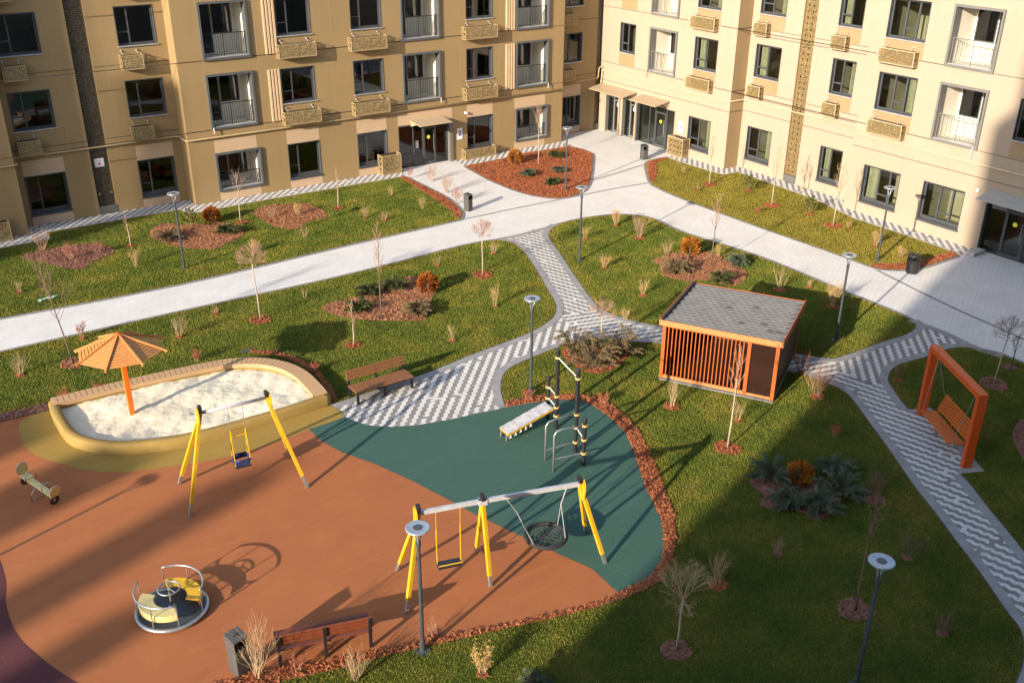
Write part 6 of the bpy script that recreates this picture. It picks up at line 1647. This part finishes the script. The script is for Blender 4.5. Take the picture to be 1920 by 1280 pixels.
# ---- bare and dry shrubs: base, height, stems, spread, twig, leaf, label
for i, (q, h, n, sp, tw, lf, lab) in enumerate([
 ((3.24, 33.26), 0.85, 14, 0.55, 'twigpale', None, 'pale fan shaped shrub at the left edge below the white path'),
 ((5.63, 35.00), 0.65, 9, 0.25, 'twigpink', 'redleaf', 'small pink shrub behind the sandbox parasol'),
 ((8.55, 33.20), 0.95, 18, 0.45, 'twigpale', None, 'pale broom shaped shrub right of the sandbox parasol'),
 ((9.25, 41.07), 0.85, 10, 0.28, 'twigpale', 'strawleaf', 'straw coloured shrub left of the far left lamp post foot'),
 ((4.63, 40.77), 0.55, 8, 0.3, 'twigpale', None, 'tiny pale shrub at the far left edge of the lawn'),
 ((6.38, 45.19), 1.2, 14, 0.5, 'twigpink', None, 'bare pinkish shrub in the leftmost mulch bed'),
 ((7.20, 43.41), 0.75, 14, 0.6, 'twigpink', 'redleaf', 'low reddish shrub at the front of the leftmost bed'),
 ((8.31, 43.44), 0.6, 10, 0.5, 'twigpink', 'redleaf', 'low reddish shrub at the right of the leftmost bed'),
 ((16.45, 43.89), 0.55, 12, 0.6, 'twigpink', None, 'pinkish shrub at the left of the third mulch bed'),
 ((17.67, 43.55), 0.65, 16, 0.6, 'twigpale', 'strawleaf', 'straw shrub in the third mulch bed under the ochre block'),
 ((14.01, 39.88), 0.6, 16, 0.5, 'twigpale', 'strawleaf', 'dry tuft on the far lawn above the globe tree crown'),
 ((10.34, 34.48), 0.4, 6, 0.4, 'twigpale', None, 'tiny bare shrub left of the globe tree behind the sandbox'),
 ((16.62, 40.44), 0.6, 8, 0.45, 'twigpale', None, 'small vase shaped shrub below the third mulch bed'),
 ((20.23, 41.48), 0.65, 12, 0.35, 'twigpale', None, 'pale small shrub on the far lawn facing entrance 2'),
 ((22.90, 43.88), 0.55, 9, 0.35, 'twigpale', None, 'pale small shrub nearest the ochre block apron'),
 ((23.15, 41.11), 0.75, 7, 0.15, 'twigpale', 'strawleaf', 'narrow yellow shrub near the mulch corner of the far lawn'),
 ((20.74, 40.57), 0.5, 12, 0.5, 'twigpink', None, 'hazy pink shrub in the middle of the far lawn'),
 ((26.00, 45.00), 1.05, 14, 0.5, 'twigpink', None, 'pinkish shrub in the mulch corner nearest entrance 2'),
 ((25.58, 42.76), 1.2, 16, 0.5, 'twigpink', None, 'pinkish shrub midway along the mulch corner'),
 ((25.05, 40.97), 0.95, 14, 0.45, 'twigpink', 'redleaf', 'reddish shrub at the tip of the mulch corner'),
 ((25.29, 46.07), 0.6, 7, 0.3, 'twigpink', 'redleaf', 'reddish shrub beside the low pierced basket'),
 ((19.83, 34.09), 0.55, 7, 0.3, 'twigpale', None, 'tiny pale shrub right of the red orange thuja'),
 ((13.76, 34.03), 0.5, 7, 0.35, 'twigpale', None, 'tiny pale shrub between the globe tree and the middle bed'),
 ((16.50, 27.49), 0.75, 6, 0.2, 'twigpale', None, 'thin pale shrub on the lawn above the bench paving'),
 ((19.47, 29.15), 0.95, 9, 0.10, 'twigpale', 'strawleaf', 'narrow golden column shrub near the zigzag path bend'),
 ((22.63, 33.99), 0.6, 9, 0.3, 'twigpale', None, 'pale shrub just right of the small globe tree'),
 ((27.13, 33.21), 0.65, 8, 0.12, 'twigpale', 'strawleaf', 'narrow golden shrub right of the island lamp post'),
 ((25.59, 29.96), 0.6, 14, 0.35, 'twigpale', 'strawleaf', 'bright straw shrub beside the small spotlight'),
 ((29.48, 33.86), 0.85, 20, 0.35, 'twigpale', 'strawleaf', 'tall straw shrub at the top of the island lawn'),
 ((29.28, 31.95), 1.35, 16, 0.45, 'twigpink', None, 'wide bare shrub at the top of the island lawn'),
 ((24.96, 26.80), 0.75, 9, 0.15, 'twigpale', 'strawleaf', 'narrow straw shrub left of the gazebo on the island'),
 ((22.91, 25.47), 0.5, 16, 0.4, 'twigpale', None, 'pale tuft at the lower tip of the island lawn'),
 ((28.84, 29.62), 0.7, 12, 0.4, 'twigpink', None, 'pinkish shrub at the left of the island bed'),
 ((30.53, 28.19), 0.7, 9, 0.2, 'twigpale', 'strawleaf', 'straw shrub right of the golden island thuja'),
 ((29.91, 24.15), 1.15, 7, 0.5, 'twigpale', None, 'open bare shrub behind the gazebo roof'),
 ((31.13, 23.66), 0.4, 6, 0.4, 'twigpale', None, 'tiny bare shrub between two larger ones behind the gazebo'),
 ((30.35, 21.87), 1.25, 18, 0.45, 'twigpale', 'strawleaf', 'tall straw leaved shrub left of the lamp behind the gazebo'),
 ((37.47, 25.25), 0.9, 14, 0.3, 'twigpale', 'strawleaf', 'pale yellow shrub at the foot of the cream wall lamp'),
 ((37.26, 23.78), 0.5, 12, 0.5, 'twigpale', 'strawleaf', 'low straw shrub left of the round black bin'),
 ((36.60, 31.51), 0.35, 6, 0.4, 'twigpink', 'redleaf', 'tiny reddish shrub before the tallest golden lawn sapling'),
 ((36.76, 35.84), 0.35, 6, 0.4, 'twigpale', None, 'tiny pale shrub on the golden lawn near the first sapling'),
 ((38.43, 38.65), 0.45, 6, 0.3, 'twigpale', None, 'tiny shrub at the corner end of the golden lawn'),
 ((38.40, 27.49), 0.4, 6, 0.4, 'twigpale', 'strawleaf', 'tiny straw shrub before the cream wall below the sapling'),
 ((19.77, 19.53), 1.05, 9, 0.2, 'twigpale', None, 'pale many stemmed shrub left of the gazebo front'),
 ((20.87, 17.75), 0.75, 8, 0.2, 'twigpale', None, 'pale shrub between the gazebo and the white stemmed sapling'),
 ((24.14, 17.42), 1.2, 14, 0.4, 'twigpink', 'redleaf', 'brownish shrub at the path edge right of the gazebo'),
 ((25.00, 18.86), 0.8, 12, 0.4, 'twigpink', 'redleaf', 'pinkish shrub behind the path right of the gazebo'),
 ((22.61, 15.47), 0.4, 8, 0.4, 'twigpink', 'redleaf', 'tiny red shrub on the shaded lawn below the path bend'),
 ((27.21, 16.63), 0.8, 9, 0.4, 'twigbrown', None, 'dark bare shrub behind the red orange swing frame'),
 ((20.82, 12.68), 1.2, 16, 0.3, 'twigbrown', None, 'brown bare shrub right of the blue junipers'),
 ((19.40, 10.67), 0.9, 14, 0.4, 'twigbrown', None, 'brown bare shrub beyond the lower right lamp head'),
 ((16.87, 12.59), 0.5, 10, 0.5, 'twigpink', None, 'tiny pink shrub in the middle of the shaded lawn'),
 ((14.78, 12.59), 1.05, 14, 0.25, 'twigpale', None, 'pale upright shrub right of the dense globe tree'),
 ((17.73, 8.57), 0.8, 14, 0.35, 'twigbrown', None, 'brown shrub in a mulch ring near the lower right path'),
 ((4.62, 15.88), 1.65, 16, 0.32, 'twigpale', None, 'tall bare shrub in front of the tall grey bin'),
 ((6.30, 14.69), 0.75, 26, 0.55, 'twigpale', None, 'pale dry tuft in front of the reddish bench'),
 ((8.58, 13.33), 0.8, 16, 0.4, 'twigpale', 'strawleaf', 'yellowish shrub at the lower edge right of the lamp post'),
 ((5.39, 15.56), 0.6, 6, 0.3, 'twigpink', 'redleaf', 'red leaved twig in the strip behind the reddish bench'),
 ((8.31, 14.85), 0.5, 7, 0.5, 'twigpink', None, 'thin pink twig beside the foreground lamp post'),
 ((16.25, 22.43), 0.45, 10, 0.5, 'twigpink', 'redleaf', 'low red shrub on the strip below the zigzag path lamp'),
 ((18.06, 20.89), 0.5, 10, 0.5, 'twigpink', 'redleaf', 'low red shrub on the strip right of the exercise poles'),
 ((5.11, 30.37), 0.45, 10, 0.5, 'twigpink', 'redleaf', 'low red shrub at the back of the sandbox beside the post'),
 ((4.00, 30.48), 0.5, 9, 0.4, 'twigpink', 'redleaf', 'low red shrub at the left end of the sandbox seat'),
 ((8.45, 31.03), 0.4, 9, 0.5, 'twigpink', 'redleaf', 'low red shrub behind the middle of the sandbox seat'),
 ((11.42, 27.99), 0.4, 10, 0.5, 'twigpink', 'redleaf', 'low dark red shrub behind the rounded sandbox end'),
]):
    big = h > 1.0
    nopit = any(w in lab for w in ('bed', 'strip', 'tuft', 'corner', 'red shrub', 'at the back', 'basket'))
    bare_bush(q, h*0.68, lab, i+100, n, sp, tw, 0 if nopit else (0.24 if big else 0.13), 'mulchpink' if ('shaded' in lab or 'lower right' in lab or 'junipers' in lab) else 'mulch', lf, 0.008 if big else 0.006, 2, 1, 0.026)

# ------------------------------------------------------------------ mulch sheets and chips, grass blades
chips = {}
def chip_field(ring, mat, dens):
    p = np.asarray(ring); lo = p.min(0); hi = p.max(0)
    n = int((hi-lo).prod()*dens)
    xy = RNG.uniform(lo, hi, (n,2)); xy = xy[inside(ring, xy)]
    chips.setdefault(mat, []).append(xy)
for nm, ring, mat, dens in MUL:
    mb = MB(); mb.sheet(ring, 0.046)
    kind(mb.build('mulch_bed', MT[mat]), 'structure')
    chip_field(ring, mat, dens*1.6)
pit_mb = {'mulch': MB(), 'mulchpink': MB(), 'mulchpale': MB()}
for x, y, r, mat in PITS:
    ring = [(x + r*(1+0.12*math.sin(3*a+x*7))*math.cos(a), y + r*(1+0.12*math.cos(2*a+y*5))*math.sin(a)) for a in [2*math.pi*i/18 for i in range(18)]]
    pit_mb[mat].sheet(ring, 0.042)
    chip_field(ring, mat, 700)
for k, m in pit_mb.items():
    if m.f: kind(m.build('mulch_pit', MT[k]), 'structure')
for mat, arrs in chips.items():
    xy = np.concatenate(arrs); n = len(xy)
    a = RNG.uniform(0, 2*np.pi, n); L = RNG.uniform(0.02, 0.055, n); W = RNG.uniform(0.010, 0.024, n)
    tilt = RNG.uniform(-0.6, 0.6, n); roll = RNG.uniform(-0.7, 0.7, n); z = RNG.uniform(0.050, 0.09, n)
    du = np.stack([np.cos(a)*np.cos(tilt), np.sin(a)*np.cos(tilt), np.sin(tilt)], 1)*L[:,None]
    dv = np.stack([-np.sin(a)*np.cos(roll), np.cos(a)*np.cos(roll), np.sin(roll)], 1)*W[:,None]
    c = np.concatenate([xy, z[:,None]], 1)
    V = np.stack([c-du-dv, c+du-dv, c+du+dv, c-du+dv], 1).reshape(-1,3)
    b4 = np.arange(n)[:,None]*4
    F = np.concatenate([b4+[0,1,2], b4+[0,2,3]], 0)
    o = place(raw_mesh('mulch_chips', V, F, MT[mat]), 'mulch_chips')
    kind(o, 'stuff')
    o['label'] = {'mulch':'red brown bark chips of the border strips and flower bed','mulchpale':'pale brown bark chips in the lawn beds','mulchpink':'dull pinkish bark chips in the shaded beds'}[mat]
    o['category'] = 'bark mulch'

GRASS_DENS = 1700
blade_sets = {'blade': [], 'bladegold': []}
for nm, ring in LAWN_RINGS.items():
    p = np.asarray(ring); lo = np.maximum(p.min(0), [-1.0, 5.0]); hi = np.minimum(p.max(0), [42, 49])
    n = int((hi-lo).prod()*GRASS_DENS)
    xy = RNG.uniform(lo, hi, (n,2)); xy = xy[inside(ring, xy)]
    # only where the camera can see it, with a margin
    d = np.concatenate([xy, np.zeros((len(xy),1))], 1) - np.array(cam.location)
    q = d @ np.array(cam.matrix_world.to_3x3())
    f_ = cam_data.lens/36.0
    ok = (np.abs(q[:,0]/-q[:,2]*f_) < 0.58) & (np.abs(q[:,1]/-q[:,2]*f_) < 0.40)
    dist = np.linalg.norm(d, axis=1)
    ok &= RNG.uniform(0,1,len(xy)) < np.clip(1.15*(24/dist)**1.1, 0.25, 1.0)
    for mn, mring, mm, dd in MUL:
        ok &= ~inside(mring, xy)
    for x, y, r, mm in PITS:
        ok &= ((xy[:,0]-x)**2 + (xy[:,1]-y)**2) > (r*0.85)**2
    xy = xy[ok]; dist = dist[ok]
    if nm == 'far_right':
        blade_sets['bladegold'].append((xy, dist)); continue
    dm = np.full(len(xy), 9.0)
    for i in range(len(ring)):
        a = np.array(ring[i]); b = np.array(ring[(i+1) % len(ring)]); ab = b-a; L2 = ab @ ab
        if L2 < 1e-9: continue
        t = np.clip((xy-a) @ ab/L2, 0, 1); dm = np.minimum(dm, np.linalg.norm(xy-a-t[:,None]*ab, axis=1))
    dry = RNG.uniform(0,1,len(xy)) < np.clip(0.75-dm*1.5, 0.03, 0.6)
    blade_sets['bladegold'].append((xy[dry], dist[dry])); blade_sets['blade'].append((xy[~dry], dist[~dry]))
for mat, sets in blade_sets.items():
    xy = np.concatenate([s[0] for s in sets]); dist = np.concatenate([s[1] for s in sets]); n = len(xy)
    grow = np.clip(dist/24, 0.9, 2.0)
    a = RNG.uniform(0, 2*np.pi, n); H = RNG.uniform(0.025, 0.06, n); W = RNG.uniform(0.0045, 0.009, n)*grow
    lean = RNG.uniform(0, 0.045, n); la = RNG.uniform(0, 2*np.pi, n)
    dx = np.stack([np.cos(a), np.sin(a), np.zeros(n)], 1)*W[:,None]
    c = np.concatenate([xy, np.full((n,1), 0.028)], 1)
    tip = c + np.stack([np.cos(la)*lean, np.sin(la)*lean, H], 1)
    V = np.stack([c-dx, c+dx, tip], 1).reshape(-1,3)
    F = np.arange(n*3).reshape(-1,3)
    o = place(raw_mesh('grass', V, F, MT[mat]), 'grass')
    kind(o, 'stuff')
    o['label'] = 'short mown grass of the courtyard lawns' if mat == 'blade' else 'golden green grass in front of the cream facade'
    o['category'] = 'grass'
    print('grass blades', mat, n)
